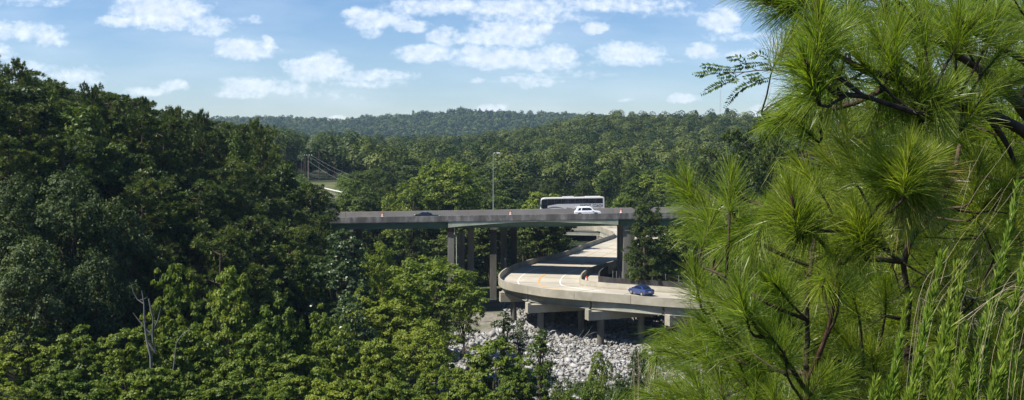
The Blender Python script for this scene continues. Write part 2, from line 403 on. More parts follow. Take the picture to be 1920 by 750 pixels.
def sheet(name, x0, x1, y0, y1, nx, ny, mat, dz, inside=None, kind='structure', zf=None):
    xs = np.linspace(x0, x1, nx); ys = np.linspace(y0, y1, ny); X, Y = np.meshgrid(xs, ys)
    Z = (zf(X, Y) if zf else G(X, Y)) + dz; Vv = np.stack([X, Y, Z], -1).reshape(-1, 3); fs = []
    for b in range(ny - 1):
        for a in range(nx - 1):
            cx, cyy = (xs[a] + xs[a+1]) / 2, (ys[b] + ys[b+1]) / 2
            if inside is None or inside(cx, cyy): fs.append((b*nx+a, b*nx+a+1, (b+1)*nx+a+1, (b+1)*nx+a))
    me = bpy.data.meshes.new(name); me.from_pydata(Vv.tolist(), [], fs); me.update(); me.materials.append(mat)
    o = link(bpy.data.objects.new(name, me)); tag(o, kind=kind); return o
def in_rubble(x, y):
    w = 1.2 * math.sin(x * .9) + 1.0 * math.sin(y * .5 + 1)
    return (-9 + w < x < 42) and (108 + w * 1.5 < y < 186 + w) and not (x < -1.5 and y > 160)
sheet('rubble_bed', -12, 44, 104, 190, 57, 87, M_gravel, .05, in_rubble)
sheet('gravel_track', -14, 0, 158, 186, 22, 42, M_gravel, .10, lambda x, y: -12 + .4 * math.sin(y) < x < -1 + .5 * math.sin(y * .7) and 160 < y < 184)
sheet('meadow', -84, -40, 275, 345, 40, 60, M_grass, .12)
sheet('roadside_grass', -12, 6, 187, 204, 18, 20, M_grass, .10)

# ---------------------------------------------------------------- curved ramp bridge
ZR = 7.0                                   # road level of the ramp
tops = [(1252,559),(1180,553.3),(1100,547.8),(1060,544.6),(1026,541.8),(989,536),(962,531.5),(943,526.5),(934.5,520.5),
        (936,512.6),(945.6,504),(962.6,495.6),(990,487),(1033,477.5),(1060,470.8),(1102.6,454.8),(1130,445.5),(1147,440),(1151,436.5),(1147.4,433.2),(1134.6,429)]
P = [WZ(a, b, ZR + .95)[:2] for a, b in tops]
P = [np.array(q) for q in [(66, 117.5), (50, 123.5), (35, 129.6)]] + P + [np.array(q) for q in [(23.5, 265.5), (18.5, 267.8), (10, 268.5), (-8, 267), (-30, 262)]]
def catmull(P, step=.25):
    out = []
    P = [2*P[0]-P[1]] + P + [2*P[-1]-P[-2]]
    for i in range(1, len(P) - 2):
        p0, p1, p2, p3 = P[i-1:i+3]; n = max(2, int(np.linalg.norm(p2-p1) / step))
        for k in range(n):
            t = k / n
            out.append(.5 * ((2*p1) + (-p0+p2)*t + (2*p0-5*p1+4*p2-p3)*t*t + (-p0+3*p1-3*p2+p3)*t**3))
    out.append(P[-2]); return np.array(out)
def resample(C, step):
    d = np.concatenate([[0], np.cumsum(np.linalg.norm(np.diff(C, axis=0), axis=1))]); n = int(d[-1] / step)
    s = np.linspace(0, d[-1], n + 1); return np.stack([np.interp(s, d, C[:, k]) for k in range(C.shape[1])], 1), s
C = catmull(P); C, _ = resample(C, .8)
for _ in range(6): C[1:-1] = C[1:-1] * .5 + (C[:-2] + C[2:]) * .25
C, S = resample(C, .8)
T = np.gradient(C, axis=0); T = nrm(T); Nin = np.stack([T[:, 1], -T[:, 0]], 1)   # towards the inside (right of travel)
for _ in range(60): Nin[1:-1] = nrm(Nin[1:-1] * .5 + (Nin[:-2] + Nin[2:]) * .25)
RW = 13.8
def off(o): return C + Nin * o
def rz(o): return ZR - .03 * max(o, 0)
def inner_curve(o):
    K = off(o).copy()
    for _ in range(10): K[1:-1] = K[1:-1]*.5 + (K[:-2]+K[2:])*.25
    return K
def s_at(x, y): return int(np.argmin(np.linalg.norm(C - np.array([x, y]), axis=1)))
ramp = empty('curved_ramp_bridge', (float(C[60][0]), float(C[60][1]), 0))
tag(ramp, 'pale concrete curved ramp bridge with low side walls, bending under the straight highway bridge', 'bridge')
RB = np.array(ramp.location)
def rel(p, base): return [(np.array(q) - base) for q in p]
O0, Oin = off(0.0), inner_curve(RW)
nC = len(C)
def P3(K, i, z): return np.array([K[i][0], K[i][1], z])
def sweep_obj(name, mat, prof, n, base, parent, rng_=None, **kw):
    mb = MB(); idx = list(range(n)) if rng_ is None else list(rng_)
    mb.sweep(lambda i: [np.asarray(q) - base for q in prof(idx[i])], len(idx)); return mb.build(name, mat, parent, **kw)
O02, Oi2 = off(.28), inner_curve(RW - .05)
sweep_obj('deck', M_road, lambda i: [P3(O02, i, rz(.3)), P3(Oi2, i, rz(RW)), P3(Oi2, i, rz(RW) - .32), P3(O02, i, rz(.3) - .30)], nC, RB, ramp)
# outer wall in segments with narrow open joints, slab edge lip below
A0, A1, A2 = off(0.0), off(.22), off(.36)
seg = 11
k = 0
while k < nC - 1:
    ids = list(range(k, min(k + seg, nC - 1) + 1))
    def prof(i, ids=ids):
        f = C[i]; sh = 0
        if i == ids[-1] and i < nC - 1: sh = -.05
        d = np.array([T[i][0] * sh, T[i][1] * sh, 0])
        return [P3(A0, i, 6.70) + d, P3(A0, i, 7.95) + d, P3(A1, i, 7.95) + d, P3(A2, i, 7.25) + d, P3(A2, i, 7.003) + d, P3(A1, i, 6.70) + d]
    sweep_obj('side_wall', M_conc, prof, 0, RB, ramp, ids)
    k += seg
B0, B1, B2 = inner_curve(RW - .36), inner_curve(RW - .2), inner_curve(RW + .05)
sweep_obj('inner_side_wall', M_conc, lambda i: [P3(B0, i, rz(RW) + .003), P3(B0, i, rz(RW) + .25), P3(B1, i, rz(RW) + .92), P3(B2, i, rz(RW) + .92), P3(B2, i, 6.15)], nC, RB, ramp)
# inner strip and outer dark wall inside the bend
i0, i1 = s_at(34, 130), s_at(1, 180)
S0, S1 = inner_curve(RW + .06), inner_curve(RW + 2.9)
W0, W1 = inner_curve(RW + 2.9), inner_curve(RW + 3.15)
sweep_obj('shoulder_strip', M_road, lambda i: [P3(S0, i, 6.55), P3(S1, i, 6.5), P3(S1, i, 6.25), P3(S0, i, 6.25)], 0, RB, ramp, range(i0, i1))
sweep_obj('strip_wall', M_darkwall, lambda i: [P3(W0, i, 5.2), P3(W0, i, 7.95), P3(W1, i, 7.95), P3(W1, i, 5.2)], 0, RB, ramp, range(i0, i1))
# painted lines
def line(o, w, mat, a, b, name):
    K0, K1 = off(o - w / 2), off(o + w / 2)
    sweep_obj(name, mat, lambda i: [P3(K0, i, rz(o) + .016), P3(K1, i, rz(o) + .016), P3(K1, i, rz(o) + .0), P3(K0, i, rz(o) + .0)], 0, RB, ramp, range(a, b))
la, lb = s_at(9, 142), s_at(3, 184)
line(3.3, .16, M_white, la, lb, 'edge_line'); line(10.3, .15, M_white, la, lb, 'edge_line')
line(6.7, .34, M_orange_line, la + 2, lb - 4, 'centre_line'); line(7.1, .14, M_orange_line, lb + 4, s_at(20, 228), 'centre_line')
line(4.0, .12, M_orange_line, lb + 14, s_at(20, 228), 'edge_line')
for t in np.arange(5, nC - 6, 11):        # transverse joints
    a, b = O02[t] + Nin[t] * .1, Oi2[t] - Nin[t] * .1; d_ = b - a; Lj = np.linalg.norm(d_); mb = MB()
    c_ = (a + b) / 2; mb.box((c_[0]-RB[0], c_[1]-RB[1], (rz(.3) + rz(RW)) / 2 + .004), (Lj, .07, .03), rz=math.atan2(d_[1], d_[0]), ry=math.atan(.03)); mb.build('deck_joint', M_stain, ramp)
# straight girders between bent caps
capI = [(35.5,129.3),(21.5,135.6),(11.2,140.6),(2.0,147.8),(-2.2,158.0),(.6,176.5),(6.5,190),(13.5,207),(20.5,225),(26,245),(23.5,265),(8,272)]
capI = [s_at(*c) for c in capI]
for a, b in zip(capI[:-1], capI[1:]):
    for k, o in enumerate((.75, 5.0, 9.2, 13.0)):
        Ka = off(o) if o < 10 else inner_curve(o); pa, pb = Ka[a], Ka[b]; d = pb - pa; Ln = np.linalg.norm(d); d = d / Ln; nn = np.array([-d[1], d[0]])
        mb = MB(); rzr = math.atan2(d[1], d[0]); c = (pa + pb) / 2 
        zc = 6.66 - .03 * o
        mb.box((c[0]-RB[0], c[1]-RB[1], zc - .60), (Ln - .35, .22, 1.02), rz=rzr)
        mb.box((c[0]-RB[0], c[1]-RB[1], zc - 1.165), (Ln - .35, .62, .105), rz=rzr)
        mb.box((c[0]-RB[0], c[1]-RB[1], zc - .04), (Ln - .35, .5, .096), rz=rzr)
        mb.build('girder', M_girder, ramp)
def bent(x, y, ax, ay, Lc=11.5, cols=(2.3, 9.0), w=1.25):
    d = np.array([ax, ay]) / math.hypot(ax, ay); r = math.atan2(d[1], d[0]); c = np.array([x, y]) + d * Lc / 2
    mb = MB(); mb.box((c[0]-RB[0], c[1]-RB[1], 4.62), (Lc, w, 1.28), rz=r)
    e = np.array([x, y]) + d * .25; mb.box((e[0]-RB[0], e[1]-RB[1], 5.41), (.5, w*.96, .30), rz=r)
    mb.build('bent_cap', M_conc, ramp, bevel=.03)
    for q in cols:
        p = np.array([x, y]) + d * q; g = float(G(p[0], p[1])) - .5
        mb = MB(); mb.cyl((p[0]-RB[0], p[1]-RB[1], g), (p[0]-RB[0], p[1]-RB[1], 3.985), .52, n=20); mb.build('column', M_pier, ramp, smooth=False)
bent(10.9, 139.6, .93, .36); bent(2.2, 146.0, .95, .30); bent(-2.0, 157.0, .98, .18); bent(21.9, 134.9, .9, .42)
bent(36.0, 129.0, .9, .42)
for (x, y) in [(0.6,176.5),(6.5,190),(13.5,207),(20.5,225),(26.2,246)]:
    i = s_at(x, y); p = C[i] + Nin[i] * .1; bent(p[0], p[1], Nin[i][0], Nin[i][1])
bent(23.2, 263.0, .9, -.1)

# slim marker posts behind the ramp wall
def thin_post(px, y0, y1, D, label):
    b = W(px, y1, D); t = W(px, y0, D); mb = MB(); h = t[2] - ZR
    mb.cyl((0, 0, float(G(b[0], b[1])) - t[2] + 0), (0, 0, 0), .05, n=8)
    mb.box((0, 0, -.15), (.3, .12, .3))
    o = mb.build('marker_post', M_metal); o.location = t; tag(o, label, 'post', 'marker posts behind the ramp')
thin_post(947, 484, 500, 176, 'slim grey marker post rising just behind the far left wall of the ramp')
thin_post(929, 489, 505, 186, 'slim grey marker post in the shade between the bridge columns left of the ramp')

# chain link fence inside the bend
fence = empty('chain_link_fence', (22, 158, 0)); tag(fence, 'thin grey chain link fence behind the blue car and the inner ramp wall', 'fence')
FB = np.array([22, 158, 0.0])
Kf = inner_curve(RW + 4.2); fi = list(range(s_at(40, 127), s_at(4, 146), 3))
mbw = MB()
for a, b in zip(fi[:-1], fi[1:]):
    pa, pb = Kf[a], Kf[b]
    for z in np.arange(6.0, 8.9, .22):
        mbw.tube([P3(Kf, a, z) - FB, P3(Kf, b, z) - FB], [.008, .008], 3, False)
    L_ = np.linalg.norm(pb - pa); m = max(2, int(L_ / .22))
    for q in range(m):
        t = q / m; p = pa + (pb - pa) * t
        mbw.tube([np.array([p[0], p[1], 5.95]) - FB, np.array([p[0], p[1], 8.85]) - FB], [.008, .008], 3, False)
mbw.build('wire_mesh', M_pbark, fence, fix=False)
for a in fi:
    p = Kf[a]; g = float(G(p[0], p[1])); mb = MB(); mb.cyl(np.array([p[0], p[1], g - .2]) - FB, np.array([p[0], p[1], 8.95]) - FB, .035, n=8); mb.build('fence_post', M_metal, fence)

# ---------------------------------------------------------------- straight highway bridge
SL = .0152
def zt(x): return 17.53 + SL * x            # top of the near parapet
def zr1(x): return zt(x) - .80              # near roadway
def zr2(x): return zr1(x) - .62             # far roadway
XA, XB = -62.0, 95.0
def beam(mb, x0, x1, y0, y1, zb, ztp, zbase, base):
    """box following the grade; zb, ztp are offsets to zbase(x)"""
    v = []
    for x in (x0, x1):
        for y, z in ((y0, zb), (y1, zb), (y1, ztp), (y0, ztp)): v.append(np.array([x, y, zbase(x) + z]) - base)
    mb.add(v, [(0,1,2,3),(7,6,5,4),(0,4,5,1),(1,5,6,2),(2,6,7,3),(3,7,4,0)])
def make_bridge(name, label, y0, y1, zroad, near):
    base = np.array([0, (y0 + y1) / 2, 0]); root = empty(name, base)
    tag(root, label, 'bridge', None)
    mb = MB(); beam(mb, XA, XB, y0 + .02, y1 - .02, -.30, -.02, zroad, base); mb.build('deck', M_stain, root)
    mb = MB(); beam(mb, XA, XB, y0 + .36, y1 - .36, -.016, .0, zroad, base); mb.build('road_surface', M_asph, root)
    xs = [-62, -46.5, -31, -11.35, 18.8, 38, 57, 76, 95]
    for k, (a, b) in enumerate(zip(xs[:-1], xs[1:])):
        mb = MB(); beam(mb, a + .04, b - .04, y0, y0 + .34, -.20 if near else -.1, .80 if near else .7, zroad, base); mb.build('parapet', M_stain, root)
        mb = MB(); beam(mb, a + .04, b - .04, y1 - .34, y1, -.1, 1.06 if near else .68, zroad, base); mb.build('median_barrier' if near else 'parapet', M_barrier, root)
        ny = 4
        for q in range(ny):
            y = y0 + .75 + q * (y1 - y0 - 1.5) / (ny - 1)
            mb = MB(); beam(mb, a + .15, b - .15, y - .05, y + .05, -1.38, -.305, zroad, base)
            beam(mb, a + .15, b - .15, y - .2, y + .2, -1.43, -1.385, zroad, base); mb.build('steel_girder', M_green, root)
    if near:     # pale haunched face beam over the middle span
        mb = MB(); n = 40; xa, xb = -11.2, 18.6
        def pr(i):
            x = xa + (xb - xa) * i / n; t = abs(2 * i / n - 1); dpt = .30 + .78 * (t ** 1.6)
            z = zroad(x) - .205
            return [np.array([x, yy, zz]) - base for yy, zz in ((y0 + .1, z), (y0 + .1, z - dpt), (y0 + .5, z - dpt), (y0 + .5, z))]
        mb.sweep(pr, n + 1); mb.build('face_beam', M_palebeam, root)
    return root, base
bnear, bbn = make_bridge('near_highway_bridge', 'nearer grey highway bridge with stained parapet and green steel girders, carrying the white SUV', 168.0, 179.5, zr1, True)
bfar, bbf = make_bridge('far_highway_bridge', 'farther highway bridge half hidden behind the brown barrier, carrying the white coach', 182.8, 196.0, zr2, False)
def pier(root, base, x, ys, ztop, w, capy, capd=.9, sk=0.0):
    mb = MB(); yc = (capy[0] + capy[1]) / 2
    mb.box((x - base[0], yc - base[1], ztop - capd / 2), (w * 1.05, capy[1] - capy[0], capd)); mb.build('pier_cap', M_rust if w < 1.2 else M_pier, root)
    for y in ys:
        g = float(G(x, y)) - .4; mb = MB()
        mb.box((x + sk * (y - ys[0]) - base[0], y - base[1], (g + ztop - capd) / 2 - .002), (w, w, ztop - capd - g)); mb.build('pier_column', M_pier, root, bevel=.04)
zb1 = lambda x: zr1(x) - 1.435; zb2 = lambda x: zr2(x) - 1.435
pier(bnear, bbn, -10.75, (169.3, 174.0, 178.4), zb1(-11.3), 1.15, (168.5, 179.2), sk=.34)
pier(bnear, bbn, 20.25, (169.3, 174.0, 178.4), zb1(18), 1.32, (168.5, 179.2))
pier(bnear, bbn, -31, (169.3, 178.4), zb1(-32), 1.3, (168.5, 179.2))
pier(bnear, bbn, 57, (169.3, 178.4), zb1(56), 1.3, (168.5, 179.2))
pier(bfar, bbf, -3.6, (185.2, 189.6, 194.0), zb2(-5), 1.28, (183.2, 195.6), sk=.45)
pier(bfar, bbf, 22.7, (184.2, 189.4, 194.5), zb2(24), 1.5, (183.2, 195.6))
pier(bfar, bbf, -31, (184.2, 194.5), zb2(-32), 1.3, (183.2, 195.6))
pier(bfar, bbf, 57, (184.2, 194.5), zb2(56), 1.3, (183.2, 195.6))
# drain pipe on the left pier
mb = MB(); px_ = -9.75; mb.tube([np.array([px_ - .35, 168.4, zb1(-11) + .1]) - bbn, np.array([px_ - .35, 168.4, zb1(-11) - 1.0]) - bbn, np.array([px_, 168.55, zb1(-11) - 1.4]) - bbn, np.array([px_, 168.55, 2.0]) - bbn], [.09] * 4, 8)
mb.build('drain_pipe', M_palebeam, bnear)

# ---------------------------------------------------------------- street lamp, utility poles, mast
lp = W(925, 391, 179.33)
lamp = empty('street_lamp', (lp[0], 179.33, 0)); tag(lamp, 'tall thin grey street lamp standing on the brown barrier of the highway bridge', 'street lamp')
lx = lp[0]; ztop = W(925, 286, 179.33)[2]
mb = MB(); mb.cyl((0, 0, zr1(lx) + 1.03), (0, 0, ztop), .10, .05, 12); mb.build('pole', M_pole, lamp)
mb = MB(); mb.tube([(0, 0, ztop - .25), (.35, 0, ztop - .02), (.75, 0, ztop - .05)], [.05, .045, .04], 8); mb.build('arm', M_pole, lamp)
mb = MB(); mb.box((.95, 0, ztop - .1), (.62, .34, .2)); mb.build('lamp_head', M_lamp, lamp, bevel=.05)

def utility(px, ytop, D, label, rzz=.5):
    t = W(px, ytop, D); g = float(G(t[0], D)); root = empty('utility_pole', (t[0], t[1], g), rzz); tag(root, label, 'utility pole')
    h = t[2] - g; mb = MB(); mb.cyl((0, 0, -.5), (0, 0, h), .24, .16, 10); mb.build('pole', M_wood, root)
    mb = MB(); mb.box((0, 0.18, h - .5), (3.0, .16, .2)); mb.build('crossarm', M_wood, root)
    for q in (-1.35, -.5, .5, 1.35):
        mb = MB(); mb.cyl((q, .18, h - .395), (q, .18, h - .1), .11, .08, 8); mb.build('insulator', M_lamp, root)
    return t
u0 = utility(578, 289, 350, 'wooden utility pole with crossarm standing over the small roadside meadow')
u1 = utility(700, 343, 290, 'wooden utility pole mostly hidden by the trees right of the meadow')
def wire(p, q, sag, r, label):
    pts = []
    for k in range(15):
        t = k / 14; w = np.array(p) * (1 - t) + np.array(q) * t; w[2] -= sag * 4 * t * (1 - t); pts.append(w)
    b = pts[0].copy(); mb = MB(); mb.tube([w - b for w in pts], [r] * 15, 5); o = mb.build('power_line', M_metal, None, fix=False); o.location = b
    tag(o, label, 'power line', 'power lines between the utility poles')
wire(u0 + [1.0, 0, -.3], u1 + [1.0, 0, -.3], 1.0, .015, 'upper pale power line sloping right from the utility pole by the meadow')
wire(u0 + [.2, 0, -.5], u1 + [.1, 0, -.8], 1.6, .015, 'second pale power line just under the upper one')
wire(u0 + [0, 0, -2.4], u1 + [0, 0, -2.4], 1.5, .02, 'lowest and thickest power line sloping from the utility pole')

mt = W(1351, 168, 900); g = float(G(mt[0], 900)); mast = empty('radio_mast', (mt[0], mt[1], g)); tag(mast, 'very thin radio mast on the crest of the wooded ridge', 'radio mast')
mh = mt[2] - g; mb = MB()
for a in (0, 2.09, 4.19): mb.cyl((.55*math.cos(a), .55*math.sin(a), 0), (.55*math.cos(a), .55*math.sin(a), mh), .07, n=5)
for k in range(int(mh / 1.5)):
    a = (k % 3) * 2.09; b = a + 2.09; mb.tube([(.55*math.cos(a), .55*math.sin(a), k*1.5), (.55*math.cos(b), .55*math.sin(b), k*1.5+1.5)], [.05, .05], 4)
mb.build('lattice', M_metal, mast, fix=False)
mb = MB(); mb.cyl((0, 0, mh), (0, 0, mh + 3), .05, n=5); mb.build('antenna', M_metal, mast)

# small road with guardrail in the meadow
ra = WZ(590, 350, 17.6); 
r0 = W(596, 352, 300); r1 = W(626, 360, 286)
def gy(x, y): return float(G(x, y))
dd = nrm((r1 - r0)[:2]); nn_ = np.array([-dd[1], dd[0]])
mb = MB(); n = 24
def pr(i):
    p = r0[:2] + dd * (-14 + i * 1.5); a = p + nn_ * 2; b = p - nn_ * 2; z = max(gy(*a), gy(*b), gy(*p)) + .3
    return [(a[0], a[1], z), (b[0], b[1], z), (b[0], b[1], z - 1.2), (a[0], a[1], z - 1.2)]
mb.sweep(pr, n); hr = mb.build('hillside_road', M_gravel, None); tag(hr, kind='structure')
gr_ = empty('guardrail', (r0[0], r0[1], gy(r0[0], r0[1]))); tag(gr_, 'pale metal guardrail beside the small hillside road below the meadow', 'guardrail'); gb = np.array(gr_.location)
mb = MB(); mb.sweep(lambda i: [np.array([*(r0[:2] + dd * (-14 + i*1.5) + nn_ * 3.1 * s_), gy(*(r0[:2] + dd * (-14 + i*1.5))) + zz]) - gb for s_, zz in ((1, .8), (1, 1.1), (1.02, 1.1), (1.02, .8))], n); mb.build('rail', M_lamp, gr_)
for i in range(0, n, 2):
    p = r0[:2] + dd * (-14 + i*1.5) + nn_ * 3.3; mb = MB(); mb.box((p[0]-gb[0], p[1]-gb[1], gy(*p) + .3 - gb[2]), (.15, .15, 1.6)); mb.build('rail_post', M_wood, gr_)

hp = W(890, 238, 1790); hg = gy(hp[0], 1790); hs_ = empty('hillside_house', (hp[0], hp[1], hg + 1.5)); hs_.scale = (1.0, 1.0, .85); tag(hs_, 'small grey roofed house among the trees on the far blue hill', 'house')
mb = MB(); mb.box((0, 0, 2.5), (12, 8, 11)); mb.build('wall', M_roof, hs_)
mb = MB(); mb.add([(-6.8,-5,8),(6.8,-5,8),(6.8,5,8),(-6.8,5,8),(-5.5,0,12),(5.5,0,12)], [(0,1,5,4),(2,3,4,5),(0,4,3),(1,2,5),(0,3,2,1)]); mb.build('roof', M_roof, hs_)
for q in (-3.5, 0, 3.5):
    mb = MB(); mb.box((q, -4.03, 5.5), (1.4, .1, 1.6)); mb.build('window', M_glass, hs_)

# ---------------------------------------------------------------- vehicles (local +x = forward)
def extr(mb, poly, ys):
    """poly [(x,z)], ys [(y, inset)]"""
    poly = np.array(poly, float); c = poly.mean(0); k = len(poly); V = []; Fc = []
    for y, ins in ys:
        d = poly - c; p = c + d * (1 - ins / np.maximum(np.abs(d).max(0), .01))
        for x, z in p: V.append((x, y, z))
    for a in range(len(ys) - 1):
        for j in range(k): Fc.append((a*k+j, a*k+(j+1) % k, (a+1)*k+(j+1) % k, (a+1)*k+j))
    Fc.append(tuple(range(k))); Fc.append(tuple((len(ys)-1)*k + j for j in range(k))[::-1]); mb.add(V, Fc)
def pane(mb, A, B, Cc, D, uvs, t=.012):
    A, B, Cc, D = [np.array(q, float) for q in (A, B, Cc, D)]
    n = np.cross(B - A, D - A); n /= np.linalg.norm(n)
    pts = [(A*(1-u)*(1-v) + B*u*(1-v) + Cc*u*v + D*(1-u)*v) for u, v in uvs]; k = len(pts)
    V = [p - n * .01 for p in pts] + [p + n * t for p in pts]
    mb.add(V, [tuple(range(k))[::-1], tuple(range(k, 2*k))] + [(j, (j+1) % k, k + (j+1) % k, k + j) for j in range(k)])
def wheels(root, xs, W_, r, wt=.22):
    for x in xs:
        for s in (-1, 1):
            mb = MB(); mb.cyl((x, s*(W_/2 - wt), r), (x, s*(W_/2 + .012), r), r, n=24); w = mb.build('wheel', M_tire, root)
            mb = MB(); mb.cyl((x, s*(W_/2 - .02), r), (x, s*(W_/2 + .03), r), r * .62, n=16); mb.build('rim', M_rim, w)
            mb = MB(); mb.cyl((x, s*(W_/2 - .1), r + .03), (x, s*(W_/2 + .006), r + .03), r * 1.16, n=24); mb.build('wheel_arch', M_blackp, root)
RECT = [(0,0),(1,0),(1,1),(0,1)]
def car(name, label, paint, L, Wd, H, low, cab, side_wins, r=.33, wx=(.19, .80), roofpaint=None, front_uv=None, rear_uv=None, extras=()):
    """low: side outline (x 0..L from the rear, z). cab: (xb0,xb1,xt0,xt1,zb,zt)"""
    root = empty(name); tag(root, label, 'car' if 'suv' not in name else 'SUV')
    o = lambda x: x - L / 2
    mb = MB(); h = Wd / 2; extr(mb, [(o(x), z) for x, z in low], [(-h, .07), (-h + .07, 0), (h - .07, 0), (h, .07)])
    mb.build('body', paint, root, bevel=.02)
    xb0, xb1, xt0, xt1, zb, ztp = cab; wb, wt_ = Wd * .46, Wd * .37
    c = [(o(xb0), -wb, zb), (o(xb1), -wb, zb), (o(xb1), wb, zb), (o(xb0), wb, zb), (o(xt0), -wt_, ztp), (o(xt1), -wt_, ztp), (o(xt1), wt_, ztp), (o(xt0), wt_, ztp)]
    mb = MB(); mb.add(c, [(0,3,2,1),(4,5,6,7),(0,1,5,4),(1,2,6,5),(2,3,7,6),(3,0,4,7)]); mb.build('cabin', roofpaint or paint, root, bevel=.05)
    for w in side_wins:
        mb = MB(); pane(mb, c[0], c[1], c[5], c[4], w); mb.build('side_window', M_glass, root)
        mb = MB(); pane(mb, c[2], c[3], c[7], c[6], [(1-u, v) for u, v in w][::-1]); mb.build('side_window', M_glass, root)
    mb = MB(); pane(mb, c[1], c[2], c[6], c[5], [(.08,.08),(.92,.08),(.9,.9),(.1,.9)]); mb.build('windscreen', M_glass, root)
    mb = MB(); pane(mb, c[3], c[0], c[4], c[7], [(.08,.12),(.92,.12),(.9,.9),(.1,.9)]); mb.build('rear_window', M_glass, root)
    wheels(root, (o(L * wx[0]), o(L * wx[1])), Wd, r)
    zt_ = low[1][1] if False else zb
    for s in (-1, 1):
        mb = MB(); mb.box((o(.10), s * (h - .2), zb - .22), (.16, .34, .2)); mb.build('tail_light', M_red, root, bevel=.02)
        mb = MB(); mb.box((o(L - .16), s * (h - .22), zb - .30), (.22, .34, .14)); mb.build('headlight', M_amber, root, bevel=.02)
        mb = MB(); mb.box((o(xb1 - .35), s * (h + .07), zb + .07), (.14, .2, .14)); mb.build('door_mirror', paint, root, bevel=.02)
        for q in (.40, .60):
            mb = MB(); mb.box((o(L * q), s * (h + .006), zb - .12), (.16, .03, .03)); mb.build('door_handle', paint, root)
    mb = MB(); mb.box((o(.012), 0, zb - .28), (.05, .48, .14)); mb.build('number_plate', M_wband, root)
    return root
suv = car('suv', 'white SUV with dark windows driving right on the nearer bridge', M_carwhite, 4.75, 1.92, 1.80,
    [(.02,.45),(.0,.95),(.10,1.12),(3.45,1.16),(4.45,1.05),(4.70,.85),(4.75,.45),(4.55,.32),(.2,.32)],
    (.10, 3.55, .42, 2.95, 1.12, 1.80),
    [[(.12,.18),(.27,.18),(.30,.80),(.17,.80)], [(.34,.16),(.90,.16),(.93,.60),(.86,.84),(.37,.84)]], r=.39)
mb = MB()
for s in (-1, 1): mb.tube([(-1.8, s*.55, 1.84), (-1.7, s*.55, 1.88), (.3, s*.55, 1.88), (.4, s*.55, 1.83)], [.03]*4, 6)
mb.build('roof_rack', M_carwhite, suv)
mb = MB(); mb.box((-2.02, 0, 1.80), (.35, 1.3, .06)); mb.build('spoiler', M_carwhite, suv)
Xs = W(1102, 405, 171.2)[0]; suv.location = (Xs, 171.2, zr1(Xs) + .002); suv.rotation_euler = (0, -math.atan(SL), 0)
blk = car('coupe', 'low black coupe driving right near the left end of the nearer bridge', M_carblack, 4.55, 1.85, 1.32,
    [(.02,.40),(.0,.80),(.25,.93),(1.3,.92),(3.2,.88),(4.25,.76),(4.5,.58),(4.55,.35),(4.3,.22),(.2,.22)],
    (.65, 3.35, 1.5, 2.45, .86, 1.32),
    [[(.22,.14),(.88,.12),(.88,.5),(.74,.86),(.20,.86),(.12,.5)]], r=.32)
Xk = W(800.5, 400, 172)[0]; blk.location = (Xk, 172.0, zr1(Xk) + .002); blk.rotation_euler = (0, -math.atan(SL), 0)
blue = car('sedan', 'blue sedan seen from behind, rounding the curved ramp', M_carblue, 4.55, 1.80, 1.46,
    [(.02,.42),(.0,.88),(.08,1.02),(.9,1.04),(3.3,.98),(4.25,.84),(4.5,.62),(4.55,.38),(4.3,.24),(.2,.24)],
    (.55, 3.55, 1.25, 2.62, .97, 1.46),
    [[(.17,.12),(.47,.12),(.47,.86),(.16,.86)], [(.50,.12),(.90,.12),(.86,.45),(.74,.86),(.50,.86)]], r=.33)
pb = WZ(1202, 552.5, ZR - .2); blue.location = (pb[0], pb[1], 6.81); blue.rotation_euler = (0, 0, math.radians(117))

